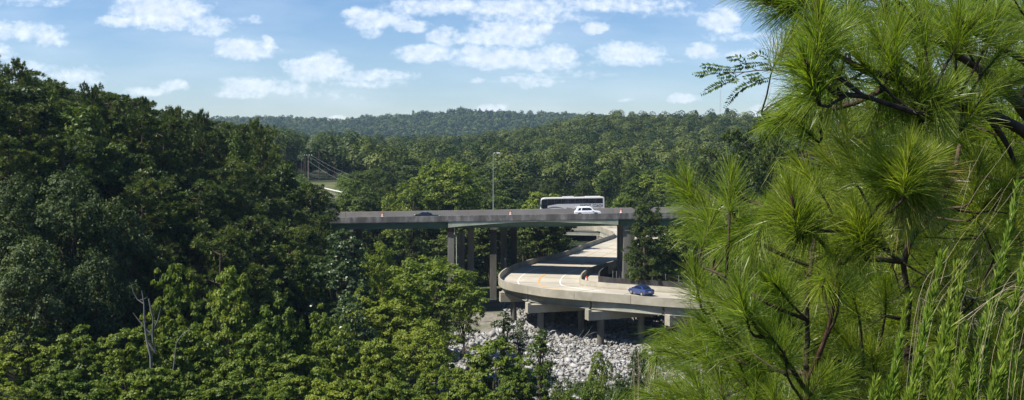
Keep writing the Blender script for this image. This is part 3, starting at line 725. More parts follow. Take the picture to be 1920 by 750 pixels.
# coach (heads left)
bus = empty('coach'); tag(bus, 'long white coach with dark window band and lettered side on the farther bridge', 'bus')
BL, BW, BH = 12.5, 2.5, 3.45
mb = MB(); o = lambda x: x - BL / 2
prof = [(o(.0), .55), (o(.0), 3.15), (o(.18), 3.40), (o(.6), BH), (o(11.6), BH - .05), (o(12.15), BH - .18), (o(12.38), 2.9), (o(12.5), 1.3), (o(12.5), .55), (o(12.2), .33), (o(.3), .33)]
extr(mb, prof, [(-1.25, .08), (-1.17, 0), (1.17, 0), (1.25, .08)]); mb.build('body', M_buswhite, bus, bevel=.03)
for s in (-1, 1):
    n0 = 9; xs = np.linspace(.35, 11.1, n0)
    for a, b in zip(xs[:-1], xs[1:]):
        low0 = 2.22
        mb = MB(); mb.box((o((a+b)/2), s*1.252, (low0 + 3.18)/2), (b - a - .03, .03, 3.18 - low0)); mb.build('side_window', M_glass, bus)
    # sweeping front part of the glass band
    mb = MB(); yy = s * 1.252
    pts = [(9.2,2.215),(10.4,2.02),(11.1,1.9),(11.15,1.35),(11.9,1.25),(12.3,1.45),(12.3,2.85),(12.15,3.1),(11.12,3.18),(11.12,2.21)]
    V = [(o(x), yy - .012, z) for x, z in pts] + [(o(x), yy + .017, z) for x, z in pts]; k = len(pts)
    mb.add(V, [tuple(range(k)), tuple(range(k, 2*k))[::-1]] + [(j, k+j, k+(j+1) % k, (j+1) % k) for j in range(k)]); mb.build('driver_window', M_glass, bus)
    arc = [(o(8.0 + 3.6 * t), 1.25 + .42 * math.sin(math.pi * (t * .75 + .05)) + (-.35 * t * t)) for t in np.linspace(0, 1, 16)]
    V = []; 
    for i_, (x, z) in enumerate(arc):
        w_ = .03 + .09 * math.sin(math.pi * i_ / 15); V += [(x, s*1.245, z - w_), (x, s*1.262, z - w_), (x, s*1.262, z + w_), (x, s*1.245, z + w_)]
    mb = MB(); Fc = [(a*4+j, a*4+(j+1) % 4, a*4+4+(j+1) % 4, a*4+4+j) for a in range(15) for j in range(4)]; mb.add(V, Fc); mb.build('swoosh', M_busgrey, bus)
    for q in (2.0, 4.4, 6.6, 8.4):
        mb = MB(); mb.box((o(q), s*1.252, .85), (.03, .01, .7)); mb.build('locker_seam', M_busgrey, bus)
mb = MB(); mb.box((o(12.42), 0, 2.25), (.12, 2.2, 1.6), ry=-.07); mb.build('windscreen', M_glass, bus, bevel=.02)
mb = MB(); mb.box((o(7.0), 0, BH + .05), (2.2, 1.7, .14)); mb.build('roof_hatch', M_buswhite, bus, bevel=.04)
mb = MB(); mb.box((o(2.2), 0, BH + .04), (3.0, 1.7, .12)); mb.build('roof_hatch', M_buswhite, bus, bevel=.04)
for s in (-1, 1):
    mb = MB(); mb.box((o(12.45), s*.95, .9), (.14, .4, .24)); mb.build('headlight', M_amber, bus, bevel=.02)
    mb = MB(); mb.tube([(o(12.3), s*1.1, 3.1), (o(12.75), s*1.3, 2.9), (o(12.75), s*1.32, 2.6)], [.03]*3, 6); mb.box((o(12.75), s*1.33, 2.4), (.1, .2, .42)); mb.build('wing_mirror', M_blackp, bus)
    mb = MB(); mb.box((o(.02), s*1.0, 1.2), (.08, .25, .5)); mb.build('tail_light', M_red, bus)
wheels(bus, (o(2.9), o(4.1), o(9.9)), BW, .5, .3)
def text(body, size, mat, parent, loc, rot, name='lettering', sx=1.0, ext=.006, bold=0.0):
    cu = bpy.data.curves.new('txt', 'FONT'); cu.body = body; cu.size = size; cu.extrude = ext; cu.offset = bold; cu.align_x = 'LEFT'
    t = bpy.data.objects.new('txt', cu); scene.collection.objects.link(t)
    dg = bpy.context.evaluated_depsgraph_get(); dg.update(); me = bpy.data.meshes.new_from_object(t.evaluated_get(dg)); bpy.data.objects.remove(t)
    me.materials.clear(); me.materials.append(mat); o_ = bpy.data.objects.new(name, me); link(o_, parent); o_.location = loc; o_.rotation_euler = rot; o_.scale = (sx, 1, 1); return o_
# the bus is turned by 180 degrees: its local +y side faces the camera, local -x is on the right
text('KNIGHT', .80, M_blackp, bus, (o(4.75), 1.262, 1.50), (math.radians(90), 0, math.radians(180)), sx=.68, bold=.012)
text('COACH', .80, M_blackp, bus, (o(2.35), 1.262, 1.50), (math.radians(90), 0, math.radians(180)), sx=.68, bold=.012)
mb = MB(); mb.box((o(1.0), 1.256, 1.30), (.75, .02, .1)); mb.build('side_stripe', M_busgrey, bus)
for q, w_, z_ in ((7.25,.35,1.36),(6.95,.28,1.32),(6.65,.25,1.28),(6.4,.2,1.26)):
    mb = MB(); mb.box((o(q), 1.256, z_), (w_, .02, .17), ry=.25); mb.build('emblem', M_busgrey, bus)
Xb = W(1073.5, 390, 186.5)[0]; bus.location = (Xb, 187.6, zr2(Xb) + .002); bus.rotation_euler = (0, math.atan(SL), math.pi)

# white vehicle half hidden by the pine, on the nearer bridge
van = copy_tree(suv); van.name = 'suv'; Xv = W(1403, 380, 171.5)[0]; van.location = (Xv, 171.5, zr1(Xv) + .002)
tag(van, 'white SUV almost hidden by the pine needles at the right end of the bridge')

# traffic drums
def drum():
    root = empty('traffic_barrel'); mb = MB(); 
    mb.tube([(0,0,.0),(0,0,.06)], [.42,.40], 16); mb.build('rubber_base', M_blackp, root)
    z = .06; r = .36; segs = [(.22, M_orange, 'drum_body'), (.13, M_wband, 'reflective_band'), (.15, M_orange, 'drum_body'), (.13, M_wband, 'reflective_band'), (.22, M_orange, 'drum_body')]
    for h, m, nme in segs:
        mb = MB(); mb.tube([(0,0,z),(0,0,z+h-.002)], [r, r - .02], 16); mb.build(nme, m, root, smooth=False); z += h; r -= .022
    mb = MB(); mb.tube([(0,0,z),(0,0,z+.1),(0,0,z+.13)], [.14,.13,.05], 10); mb.build('handle', M_orange, root)
    return root
d0 = drum()
for i, (px, py, D, lab) in enumerate([(718, 404, 177.5, 'orange and white traffic barrel on the bridge left of the black coupe'), (958, 402, 177.5, 'orange and white traffic barrel on the bridge below the street lamp'),
        (1165, 401, 177.6, 'orange and white traffic barrel on the bridge right of the white SUV')]):
    d = d0 if i == 0 else copy_tree(d0); p = W(px, py, D); d.location = (p[0], D, zr1(p[0]) + .002); d.scale = (.85, .85, .9); tag(d, lab, 'traffic barrel', 'traffic barrels along the highway barrier')
b4 = copy_tree(d0); p = W(1100, 520, 163.2); b4.location = (p[0], 163.2, 6.53); b4.scale = (.85, .85, .8); tag(b4, 'orange traffic barrel on the strip inside the ramp bend', 'traffic barrel'); 
if 'group' in b4: del b4['group']

# riprap
rr = np.random.default_rng(3); n = 22000; cube = np.array([(-1,-1,-1),(1,-1,-1),(1,1,-1),(-1,1,-1),(-1,-1,1),(1,-1,1),(1,1,1),(-1,1,1)], float) * .5
cf = np.array([(0,3,2,1),(4,5,6,7),(0,1,5,4),(1,2,6,5),(2,3,7,6),(3,0,4,7)])
pts = []
while len(pts) < n:
    x, y = rr.uniform(-9, 42), rr.uniform(108, 180)
    if in_rubble(x, y) and not (x < -3 and y > 150): pts.append((x, y))
pts = np.array(pts); gz = G(pts[:, 0], pts[:, 1]); sz = rr.lognormal(math.log(.25), .42, n).clip(.14, .85)
V = cube[None] + rr.uniform(-.26, .26, (n, 8, 3)); V *= (sz[:, None] * rr.uniform(.5, 1.4, (n, 3)) * [1.15, .9, .55])[:, None, :]
q = nrm(np.stack([np.ones(n), rr.normal(size=n) * .35, rr.normal(size=n) * .35, rr.normal(size=n) * 1.2], 1)); a, b, c, d = q.T
Rm = np.stack([1-2*(c*c+d*d), 2*(b*c-a*d), 2*(b*d+a*c), 2*(b*c+a*d), 1-2*(b*b+d*d), 2*(c*d-a*b), 2*(b*d-a*c), 2*(c*d+a*b), 1-2*(b*b+c*c)], -1).reshape(n, 3, 3)
V = np.einsum('nij,nkj->nki', Rm, V); V += np.stack([pts[:, 0], pts[:, 1], gz + sz * .25 + rr.uniform(0, .25, n)], 1)[:, None, :]
me = quads_mesh('riprap', V.reshape(-1, 3), mat=M_rock, faces=(cf[None] + (np.arange(n) * 8)[:, None, None]).reshape(-1, 4))
ro = link(bpy.data.objects.new('riprap_rocks', me)); tag(ro, 'bed of loose pale grey broken rocks under the curved ramp', 'rocks', kind='stuff')

# ---------------------------------------------------------------- trees
def broad_crown(seed, H=12.0, R=4.6, zc=3.0, nl=16, clumps=26, lv=36, L=.27, rc=.55, flat=.75, lobe=(.30, .46)):
    r = np.random.default_rng(seed)
    hh = (H - zc) / 2; c0 = np.array([0, 0, zc + hh])
    lc, lr = [], []
    for k in range(nl * 8):
        if len(lc) >= nl: break
        d = rdir(1, r)[0]; 
        if d[2] < -.75: continue
        rad_ = r.uniform(.35, .70); s = r.uniform(*lobe) * R
        p = c0 + d * rad_ * np.array([R, R, hh])
        if p[2] - s * .8 < zc * .7: continue
        lc.append(p); lr.append(s)
    lc.append(c0 + [0, 0, hh * .25]); lr.append(R * .42); lc.append(c0 + [0, 0, hh * .62]); lr.append(R * .34)
    lc, lr = np.array(lc), np.array(lr)
    C_, D_ = [], []
    for c, s in zip(lc, lr):
        m = int(clumps * (s / (R * .4)) ** 2); d = rdir(m * 2, r); d = d[d[:, 2] > -.55][:m]
        q = c + d * s * r.uniform(.72, 1.08, (len(d), 1)) * [1, 1, .9]
        dist = np.linalg.norm(q[:, None] - lc[None], axis=2) / lr[None]
        keep = (dist < .62).sum(1) == 0
        C_.append(q[keep]); D_.append(d[keep])
    C_, D_ = np.vstack(C_), np.vstack(D_)
    m = len(C_); sr = rc * r.uniform(.65, 1.35, m)
    k = np.repeat(np.arange(m), lv); dd = rdir(len(k), r); dd[:, 2] = np.abs(dd[:, 2]) * .9 - .15
    Pp = C_[k] + dd * sr[k][:, None] * r.uniform(.45, 1.05, (len(k), 1)) * [1, 1, flat]
    Nn = nrm(dd * .55 + D_[k] * .25 + [0, 0, .45] + r.normal(size=(len(k), 3)) * .42)
    Ls = L * r.uniform(.7, 1.3, len(k))
    tint = np.clip(.5 + (r.normal(size=m) * .20)[k] + r.normal(size=len(k)) * .22, 0, 1)
    return leaves(Pp, Nn, Ls, Ls * .62, r=r), np.repeat(tint, 4), lc, lr, c0
def limbs(seed, lc, lr, H, zc, r0=.24, lean=.3):
    r = np.random.default_rng(seed + 99); mb = MB()
    top = np.array([r.uniform(-lean, lean), r.uniform(-lean, lean), H * .72]); base = np.array([0, 0, -1.2])
    pts = [base + (top - base) * t + np.array([r.normal() * .12, r.normal() * .12, 0]) * (0 < t < 1) for t in np.linspace(0, 1, 7)]
    mb.tube(pts, list(np.linspace(r0 * 1.2, r0 * .3, 7)), 8)
    for c in lc[: 14]:
        t = np.clip((c[2] - 1.5) / (H * .72) * .62, .2, .9); s = base + (top - base) * t; m_ = (s + c) / 2 + r.normal(size=3) * .2 - [0, 0, .2]
        mb.tube([s, m_, c], [r0 * .42, r0 * .26, r0 * .08], 6)
    return mb.mesh('trunk_mesh')
def pine_crown(seed, H=15.0, R=3.6, zc=4.5, nb=46, per=9, lv=34, L=.42, w=.055, taper=.75):
    """far pine: branches carrying balls of short needle blades"""
    r = np.random.default_rng(seed); C_, br = [], []
    for k in range(nb):
        t = (k + r.uniform(0, 1)) / nb; z = zc + (H - zc) * t; rad_ = R * (1 - t ** 1.5 * taper) * r.uniform(.6, 1.1) * (.55 + .45 * min(1, t * 5)); a = r.uniform(0, 6.283)
        tip = np.array([math.cos(a) * rad_, math.sin(a) * rad_, z + rad_ * r.uniform(.05, .45)]); s = np.array([0, 0, z - .2])
        br.append((s, tip))
        for q in range(per):
            u_ = r.uniform(.35, 1.05); C_.append(s + (tip - s) * u_ + r.normal(size=3) * [.38, .38, .22])
    C_.append(np.array([0, 0, H])); C_ = np.array(C_); m = len(C_)
    k = np.repeat(np.arange(m), lv); dd = rdir(len(k), r); dd[:, 2] += .35; dd = nrm(dd); Ls = L * r.uniform(.7, 1.25, len(k))
    Pp = C_[k] + dd * Ls[:, None] * .5; Nn = np.cross(dd, rdir(len(k), r))
    tint = np.clip(.45 + (r.normal(size=m) * .22)[k] + r.normal(size=len(k)) * .2, 0, 1)
    return leaves(Pp, Nn, Ls, np.full(len(k), w * 1.6), bend=.02, r=r, U=dd), np.repeat(tint, 4), br
def pine_trunk(seed, br, H, r0=.22):
    r = np.random.default_rng(seed + 5); mb = MB()
    mb.tube([(0, 0, -1.5), (r.normal() * .1, 0, H * .35), (r.normal() * .15, r.normal() * .15, H * .7), (0, 0, H)], [r0 * 1.2, r0, r0 * .6, .04], 8)
    for s, t in br: mb.tube([s, (s + t) / 2 + [0, 0, -.08], t], [r0 * .28, r0 * .18, .02], 5)
    return mb.mesh('trunk_mesh')

LIB = {}
def lib_broad(key, mats, n, H, R, zc, **kw):
    LIB[key] = []
    for q in range(n):
        V, t, lc, lr, c0 = broad_crown(100 + hash_(key) + q, H, R, zc, **kw)
        LIB[key].append((quads_mesh('crown_mesh', V, t, L_mid), limbs(q, lc, lr, H, zc), H, R, mats[q % len(mats)]))
def hash_(s): return sum(ord(c) * (i + 3) for i, c in enumerate(s)) % 9973
def lib_pine(key, mats, n, H, R, zc, **kw):
    LIB[key] = []
    for q in range(n):
        V, t, br = pine_crown(300 + hash_(key) + q, H, R, zc, **kw)
        LIB[key].append((quads_mesh('crown_mesh', V, t, L_pine), pine_trunk(q, br, H), H, R, mats[q % len(mats)]))
lib_broad('near', [L_bright], 4, 11, 4.2, 2.0, nl=26, clumps=20, lv=80, L=.25, rc=.46, flat=.6, lobe=(.24, .40))
lib_broad('nearfine', [L_yell], 3, 13, 5.0, 1.8, nl=30, clumps=40, lv=40, L=.24, rc=.50, flat=1.0, lobe=(.22, .36))
lib_broad('gloss', [L_gloss], 2, 15, 3.6, 1.5, nl=30, clumps=26, lv=30, L=.27, rc=.48, lobe=(.22, .34))
lib_broad('willow', [L_grey], 3, 14, 4.6, 2.5, nl=26, clumps=34, lv=40, L=.26, rc=.60, flat=1.2, lobe=(.20, .34))
lib_broad('mid', [L_mid], 4, 15, 4.4, 2.5, nl=22, clumps=26, lv=26, L=.42, rc=.65, lobe=(.24, .38))
lib_broad('sapling', [L_grey], 2, 7, 1.3, .8, nl=9, clumps=12, lv=16, L=.22, rc=.35, lobe=(.22, .4))
lib_pine('pine', [L_pine], 5, 16, 3.6, 4.0, taper=.5, nb=40, per=10, lv=40)
lib_pine('sidepine', [L_pine], 1, 16, 2.8, 1.0, nb=60, per=9, taper=.6)
lib_broad('far', [L_mid], 4, 14, 4.2, 2.5, nl=14, clumps=16, lv=14, L=.62, rc=.75, lobe=(.28, .42))
lib_pine('farpine', [L_pine], 3, 16, 3.0, 4.5, nb=26, per=5, lv=18, L=.7, w=.10)
NAMES = {'near': ('broadleaf_tree', 'tree'), 'nearfine': ('broadleaf_tree', 'tree'), 'gloss': ('broadleaf_tree', 'tree'), 'willow': ('willow_tree', 'tree'), 'mid': ('broadleaf_tree', 'tree'),
         'sapling': ('sapling', 'sapling'), 'pine': ('pine_tree', 'pine tree'), 'sidepine': ('pine_tree', 'pine tree'), 'far': ('broadleaf_tree', 'tree'), 'farpine': ('pine_tree', 'pine tree')}
cnt = {}
def tree(key, x, y, height, width, label, group, mat=None, var=None, zb=None):
    lib = LIB[key]; i = cnt.get(key, 0); cnt[key] = i + 1
    cm, tm, H, R, m0 = lib[(var if var is not None else i) % len(lib)]
    nm, cat = NAMES[key]; zb = float(G(x, y)) if zb is None else zb
    root = empty(nm, (x, y, zb), random.uniform(0, 6.28)); sh = height / H; sw = width / (2 * R * 1.04); root.scale = (sw, sw, sh)
    c = bpy.data.objects.new('crown', cm); link(c, root); c.material_slots[0].link = 'OBJECT'; c.material_slots[0].material = mat or m0
    t = bpy.data.objects.new('trunk', tm); link(t, root)
    if not t.material_slots: tm.materials.append(M_bark)
    tag(root, label, cat, group); return root
def T_(key, px, yt, D, wpx, label, group=None, mat=None, **k):
    t = W(px, yt, D); g = float(G(t[0], D)); h = max(3.0, t[2] - g) * 1.0
    return tree(key, t[0], D, h, wpx * D / F, label, group, mat, **k)

GA = 'leafy trees on the slope below the viewpoint'
fore = [ # px, ytop, D, width px, label
 (425,486,77,170,'leafy green tree just right of the dead grey snag, its crown lit from above'),
 (520,545,74,160,'rounded green tree right of the crown beside the dead snag'),
 (475,600,66,180,'green tree in front of the snag clump, crown centre left in the lower foreground'),
 (355,600,66,180,'tree crown directly right of the foot of the dead snag'),
 (235,607,64,170,'bright leafy tree crown directly left of the dead snag'),
 (140,600,70,190,'shaded leafy tree at lower left beneath the greyish willow'),
 (50,600,72,170,'dark leafy tree at the left edge under the greyish willow'),
 (560,655,58,190,'green tree crown at the bottom edge below the rounded crowns'),
 (300,680,54,190,'bright green crown at the bottom edge under the dead snag'),
 (430,690,54,210,'bottom edge tree crown between the snag and the broad low tree'),
 (110,680,56,210,'yellow green tree crown near the lower left corner'),
 (640,600,70,150,'leafy tree left of the wide yellow green tree, reaching its lower crown'),
 (705,625,66,150,'green tree in front of the wide yellow green tree'),
 (610,705,54,180,'crown cut by the bottom edge left of centre'),
 (745,700,56,160,'dark green crown at the bottom edge in front of the rubble clearing trees'),
 (10,712,54,170,'small crown in the lower left corner of the picture'),
 (925,630,76,190,'rounded bright green tree in front of the rocks, left of the open rubble'),
 (865,680,64,150,'leafy crown at the bottom edge left of the rounded tree by the rocks'),
 (985,655,72,120,'right flank crown of the leafy pair standing before the rubble'),
 (820,650,80,120,'darker crown filling between the wide yellow green tree and the rocks'),
]
for px, yt, D, w, lab in fore: T_('near', px, yt, D, w, lab, GA)
T_('near', 338, 480, 79, 140, 'leafy green tree rising behind the top of the dead grey snag', GA)
T_('near', 290, 560, 76, 110, 'small green crown between the dead snag and the dark wood', GA)
T_('near', 600, 560, 80, 120, 'green tree under the dark glossy tree, left of the yellow green trees', GA)
GB = 'yellow green trees left of the ramp'
T_('nearfine', 795, 472, 114, 265, 'widest yellow green tree, in the sun left of the ramp bend', GB)
T_('nearfine', 725, 490, 130, 170, 'yellow green tree behind and left of the widest one', GB)
T_('nearfine', 868, 512, 130, 95, 'slim yellow green crown closest to the ramp on its left', GB)
T_('nearfine', 700, 545, 108, 190, 'yellow green tree in front of the glossy dark tree', GB)
T_('nearfine', 800, 585, 100, 170, 'lower yellow green tree in front of the widest one', GB)
T_('nearfine', 715, 442, 118, 120, 'lighter green tree reaching up below the bridge girder', GB)
T_('gloss', 640, 398, 110, 165, 'tall dark tree with glossy leaves covering the left end of the bridge', 'dark glossy trees at the left end of the bridge')
T_('gloss', 655, 520, 96, 130, 'smaller dark glossy tree in front of the tall one', 'dark glossy trees at the left end of the bridge')
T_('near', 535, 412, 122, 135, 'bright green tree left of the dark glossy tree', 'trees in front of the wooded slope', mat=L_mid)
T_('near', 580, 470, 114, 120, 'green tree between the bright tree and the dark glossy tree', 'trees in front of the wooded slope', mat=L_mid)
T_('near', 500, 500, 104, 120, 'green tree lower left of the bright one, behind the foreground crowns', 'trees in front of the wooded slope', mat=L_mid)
GW = 'grey green willows on the left slope'
for px, yt, D, w, lab in [(125,303,84,220,'tall grey green willow, highest of the pale ones on the left slope'), (30,315,80,190,'grey green willow at the left edge of the picture'),
      (215,352,88,160,'grey green willow on the right flank of the tall one'), (60,430,74,200,'lower grey green willow in shade at the left edge'), (180,455,78,190,'lower grey green willow in shade below the tall one')]:
    T_('willow', px, yt, D, w, lab, GW)
# wooded slope on the left
skx = [-400, -60, 0, 60, 120, 150, 200, 270, 320, 400, 480, 520, 560, 600, 640]; sky_ = [70, 100, 128, 145, 172, 178, 182, 195, 212, 232, 242, 290, 322, 346, 372]
pts = []; tries = 0; rp = random.Random(11)
while tries < 9000 and len(pts) < 175:
    tries += 1; y = rp.uniform(88, 182); x = rp.uniform(-80, -27)
    px = PX(x, y)
    if px < -90 or px > 612: continue
    if x > -31 and y > 150: continue
    if y > 160 and x > -34 - 0: continue
    if 160 < y: 
        if x > -44: continue
    lim_y = np.interp(px, skx, sky_); ztop = 28.5 + (285 - lim_y) * y / F; g = float(G(x, y)); h = min(ztop - g, rp.uniform(14, 19))
    if h < 6.5: continue
    if any((x-a)**2 + (y-b)**2 < 5.0**2 for a, b, *_ in pts): continue
    pts.append((x, y, h, px))
for x, y, h, px in pts:
    k = 'pine' if rp.random() < .6 else 'mid'
    py_ = 285 - (float(G(x, y)) + h - 28.5) * F / y - float(np.interp(px, skx, sky_))
    hz_ = ['at the left edge', 'above the willows', 'right of the willows', 'in the middle', 'toward the bridge end'][int(np.clip((px + 20) / 128, 0, 4))]
    row_ = 'under the skyline' if py_ < 35 else ('halfway down' if py_ < 110 else 'low in shade'); wd_ = 'broad ' if h < 13 else 'tall '
    lab_ = wd_ + ('pine' if k == 'pine' else 'leafy tree') + ' in the left wood, ' + hz_ + ', ' + row_
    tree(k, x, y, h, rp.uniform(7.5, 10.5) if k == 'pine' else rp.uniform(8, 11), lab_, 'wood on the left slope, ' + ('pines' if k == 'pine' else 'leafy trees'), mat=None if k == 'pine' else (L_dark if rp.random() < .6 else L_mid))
for px, yt, D, w, k, lab in [(28,124,108,80,'pine','topmost pine of the left slope, standing at the left edge against the sky'),(95,150,112,70,'mid','leafy tree on the skyline right of the topmost pine'),(172,167,112,66,'pine','pine with clumped crown standing out on the left skyline'),
        (240,183,118,80,'mid','leafy skyline tree right of the clumped pine'),(275,190,124,60,'pine','pine on the left skyline above the middle of the slope'),(330,206,128,62,'pine','small open pine top showing sky through it on the left skyline'),(378,214,132,44,'pine','thin open pine top farther down the left skyline'),
        (440,232,140,90,'mid','leafy tree where the left skyline meets the far hills'),(490,238,146,80,'pine','last tall pine of the left wood before it drops to the bridge'),(535,290,154,80,'mid','tree on the descending edge of the left wood'),(575,328,160,70,'mid','tree near the foot of the left wood above the bridge end')]:
    T_(k, px, yt, D, w, lab, 'skyline trees of the left slope')
# trees at the valley bridge end and beyond
def dist_ramp(x, y): return float(np.min(np.linalg.norm(C - np.array([x, y]), axis=1)))
def blocked(x, y, px, w):
    if dist_ramp(x, y) < w * .38 + 1: return True
    d = C + Nin * RW * .5; 
    if float(np.min(np.linalg.norm(d - np.array([x, y]), axis=1))) < 7.5 + w * .4: return True
    if 1092 - w * F / y / 2 < px < 1180 and y < 272: return True
    if px + w * F / y / 2 > 1095 and px < 1180 and y < 300 and x < 30: return True
    return False
mx_ = [560, 600, 640, 700, 740, 770, 800, 850, 890, 920, 960, 1000, 1040, 1100, 1160, 1240, 1300, 1400, 1960]
my_ = [372, 372, 352, 335, 325, 310, 298, 292, 305, 330, 335, 332, 345, 325, 330, 335, 320, 300, 290]
GM = 'trees in the valley behind the bridges'
pts = []; tries = 0
while tries < 12000 and len(pts) < 175:
    tries += 1; y = 202 + 150 * rp.random() ** 1.2; px = rp.uniform(520, 1640); x = (px - 960) / F * y
    w = rp.uniform(7, 12.5)
    if abs(px - 608) < 20 + w * F / y * .36 and y > 206: continue
    if blocked(x, y, px, w): continue
    if any((x-a)**2 + (y-b)**2 < (5.6 if y < 260 else 6.6)**2 for a, b, *_ in pts): continue
    lim = np.interp(px, mx_, my_) - max(0, (y - 235)) * .38 + rp.uniform(0, 22) ; lim = max(lim, 262)
    ztop = 28.5 + (285 - lim) * y / F; g = float(G(x, y)); h = min(ztop - g, rp.uniform(13, 20) if y < 260 else rp.uniform(12, 18))
    if h < 5: continue
    pts.append((x, y, h, w, px))
for x, y, h, w, px in pts:
    k = 'mid' if rp.random() < .82 else 'pine'
    m = rp.choice([L_mid, L_mid, L_dark, L_bright]) if k == 'mid' else L_pine
    if k == 'mid' and 800 < px < 1110 and y < 240: m = L_dark  # trees seen under the bridge: its shade is put into darker leaves
    hz_ = 'behind the left end of the bridge' if px < 640 else 'left of the big bright tree' if px < 740 else 'around the big bright tree' if px < 900 else 'behind the street lamp' if px < 985 else 'behind the coach' if px < 1140 else 'right of the coach' if px < 1260 else 'behind the near pine shoots'
    row_ = 'in the front row' if y < 225 else 'in the second row' if y < 260 else 'farther back' if y < 300 else 'at the foot of the ridge'
    sh_ = {id(L_mid): 'mid green leafy tree', id(L_dark): 'dark green leafy tree', id(L_bright): 'bright green leafy tree', id(L_pine): 'dark green pine'}[id(m)]
    lab_ = sh_ + ' ' + hz_ + ', ' + row_ + (', taller' if h > 15 else '')
    tree(k, x, y, h, w if k == 'mid' else w * .8, lab_, GM + (', leafy' if k == 'mid' else ', pines'), mat=m)
T_('nearfine', 835, 290, 222, 185, 'large bright green tree behind the bridge left of the street lamp', GM, mat=L_bright)
T_('nearfine', 765, 325, 216, 120, 'left shoulder of the bright green tree group behind the bridge', GM, mat=L_bright)
T_('mid', 1040, 352, 212, 60, 'yellowish green tree just left of the coach', GM, mat=L_bright)
T_('mid', 607, 364, 232, 70, 'low leafy tree under the small hillside road', GM, mat=L_mid)
T_('mid', 572, 350, 226, 66, 'leafy tree below and left of the small hillside road', GM, mat=L_mid)
T_('mid', 655, 328, 236, 66, 'leafy tree closing the meadow gap on its right', GM, mat=L_mid)
T_('mid', 570, 345, 163, 50, 'last leafy tree at the foot of the left wood beside the meadow gap', GM, mat=L_dark)
T_('mid', 690, 340, 230, 80, 'green tree behind the left end of the bridge', GM, mat=L_mid)
# right of the ramp, inside the bend
T_('sidepine', 1211, 388, 156, 100, 'narrow dark pine standing right of the bridge pier inside the ramp bend', None)
T_('mid', 1196, 440, 161, 50, 'small dark leafy tree filling the gap between the bridge pier and the narrow pine', None, mat=L_dark)
T_('mid', 1225, 418, 163, 70, 'dark leafy tree directly behind the narrow pine', None, mat=L_dark)
GR = 'trees behind the pine inside the ramp bend'
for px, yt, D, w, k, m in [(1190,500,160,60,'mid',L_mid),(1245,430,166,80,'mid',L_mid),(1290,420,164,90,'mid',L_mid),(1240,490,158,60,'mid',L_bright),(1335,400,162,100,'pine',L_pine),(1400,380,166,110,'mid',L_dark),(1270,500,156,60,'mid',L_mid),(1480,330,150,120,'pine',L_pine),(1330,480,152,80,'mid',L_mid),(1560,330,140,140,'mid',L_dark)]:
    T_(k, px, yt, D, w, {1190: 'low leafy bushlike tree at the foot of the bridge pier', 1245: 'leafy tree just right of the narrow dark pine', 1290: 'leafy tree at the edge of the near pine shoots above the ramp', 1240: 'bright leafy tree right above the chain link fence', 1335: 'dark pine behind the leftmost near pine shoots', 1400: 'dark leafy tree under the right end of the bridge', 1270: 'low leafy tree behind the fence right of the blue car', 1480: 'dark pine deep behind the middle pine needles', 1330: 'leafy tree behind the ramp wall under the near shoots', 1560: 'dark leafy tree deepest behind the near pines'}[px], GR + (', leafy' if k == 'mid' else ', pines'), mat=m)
for px, yt, D, w, k in [(1400,262,140,150,'pine'),(1450,235,120,150,'pine'),(1330,285,200,90,'pine'),(1520,200,120,150,'pine'),(1650,210,110,180,'pine'),(1800,200,100,200,'pine')]:
    T_(k, px, yt, D, w, {1400: 'tall dark pine just left of the upper needles, above the right bridge end', 1450: 'tall dark pine seen through the gap between upper and lower needles', 1330: 'dark pine above the bridge just left of the near needles', 1520: 'dark pine behind the middle of the near needles', 1650: 'dark pine on the right slope behind the thick boughs', 1800: 'dark pine on the right slope nearest the right edge'}[px], 'tall pines on the right slope')
# saplings by the rubble
for px, yt, D, w, m, lab in [(945,568,122,52,L_grey,'thin sparse sapling standing over the gravel left of the rubble'),(975,590,118,40,L_grey,'thin sapling with vines right of the first one by the gravel'),(1015,598,104,70,L_mid,'slender leafy sapling leaning over the middle of the rubble'),
        (1045,700,84,60,L_grey,'low wispy sapling at the bottom edge below the rubble'),(1160,690,80,60,L_grey,'low wispy sapling at the bottom edge right of the pointed sapling')]:
    T_('sapling', px, yt, D, w, lab, 'saplings around the rubble', mat=m)
T_('nearfine', 1122, 650, 90, 78, 'small pointed bright green tree in front of the right part of the rubble', None, mat=L_bright)
GE = 'low bushes along the bottom edge below the rubble'
for px, yt, D, w, m in [(1075,703,84,120,L_grey),(1168,685,80,110,L_grey),(1110,708,70,140,L_bright),(1200,645,92,80,L_grey),(1040,725,76,110,L_mid)]:
    T_('nearfine', px, yt, D, w, {1075:'greyish bush at the bottom edge just right of the leafy pair before the rubble',1168:'greyish bush right of the small pointed tree',1110:'low bright bush at the bottom edge under the small pointed tree',1200:'pale green bush between the rubble and the near pine needles',1040:'low green bush in the bottom edge notch left of the greyish bush'}[px], GE, mat=m)
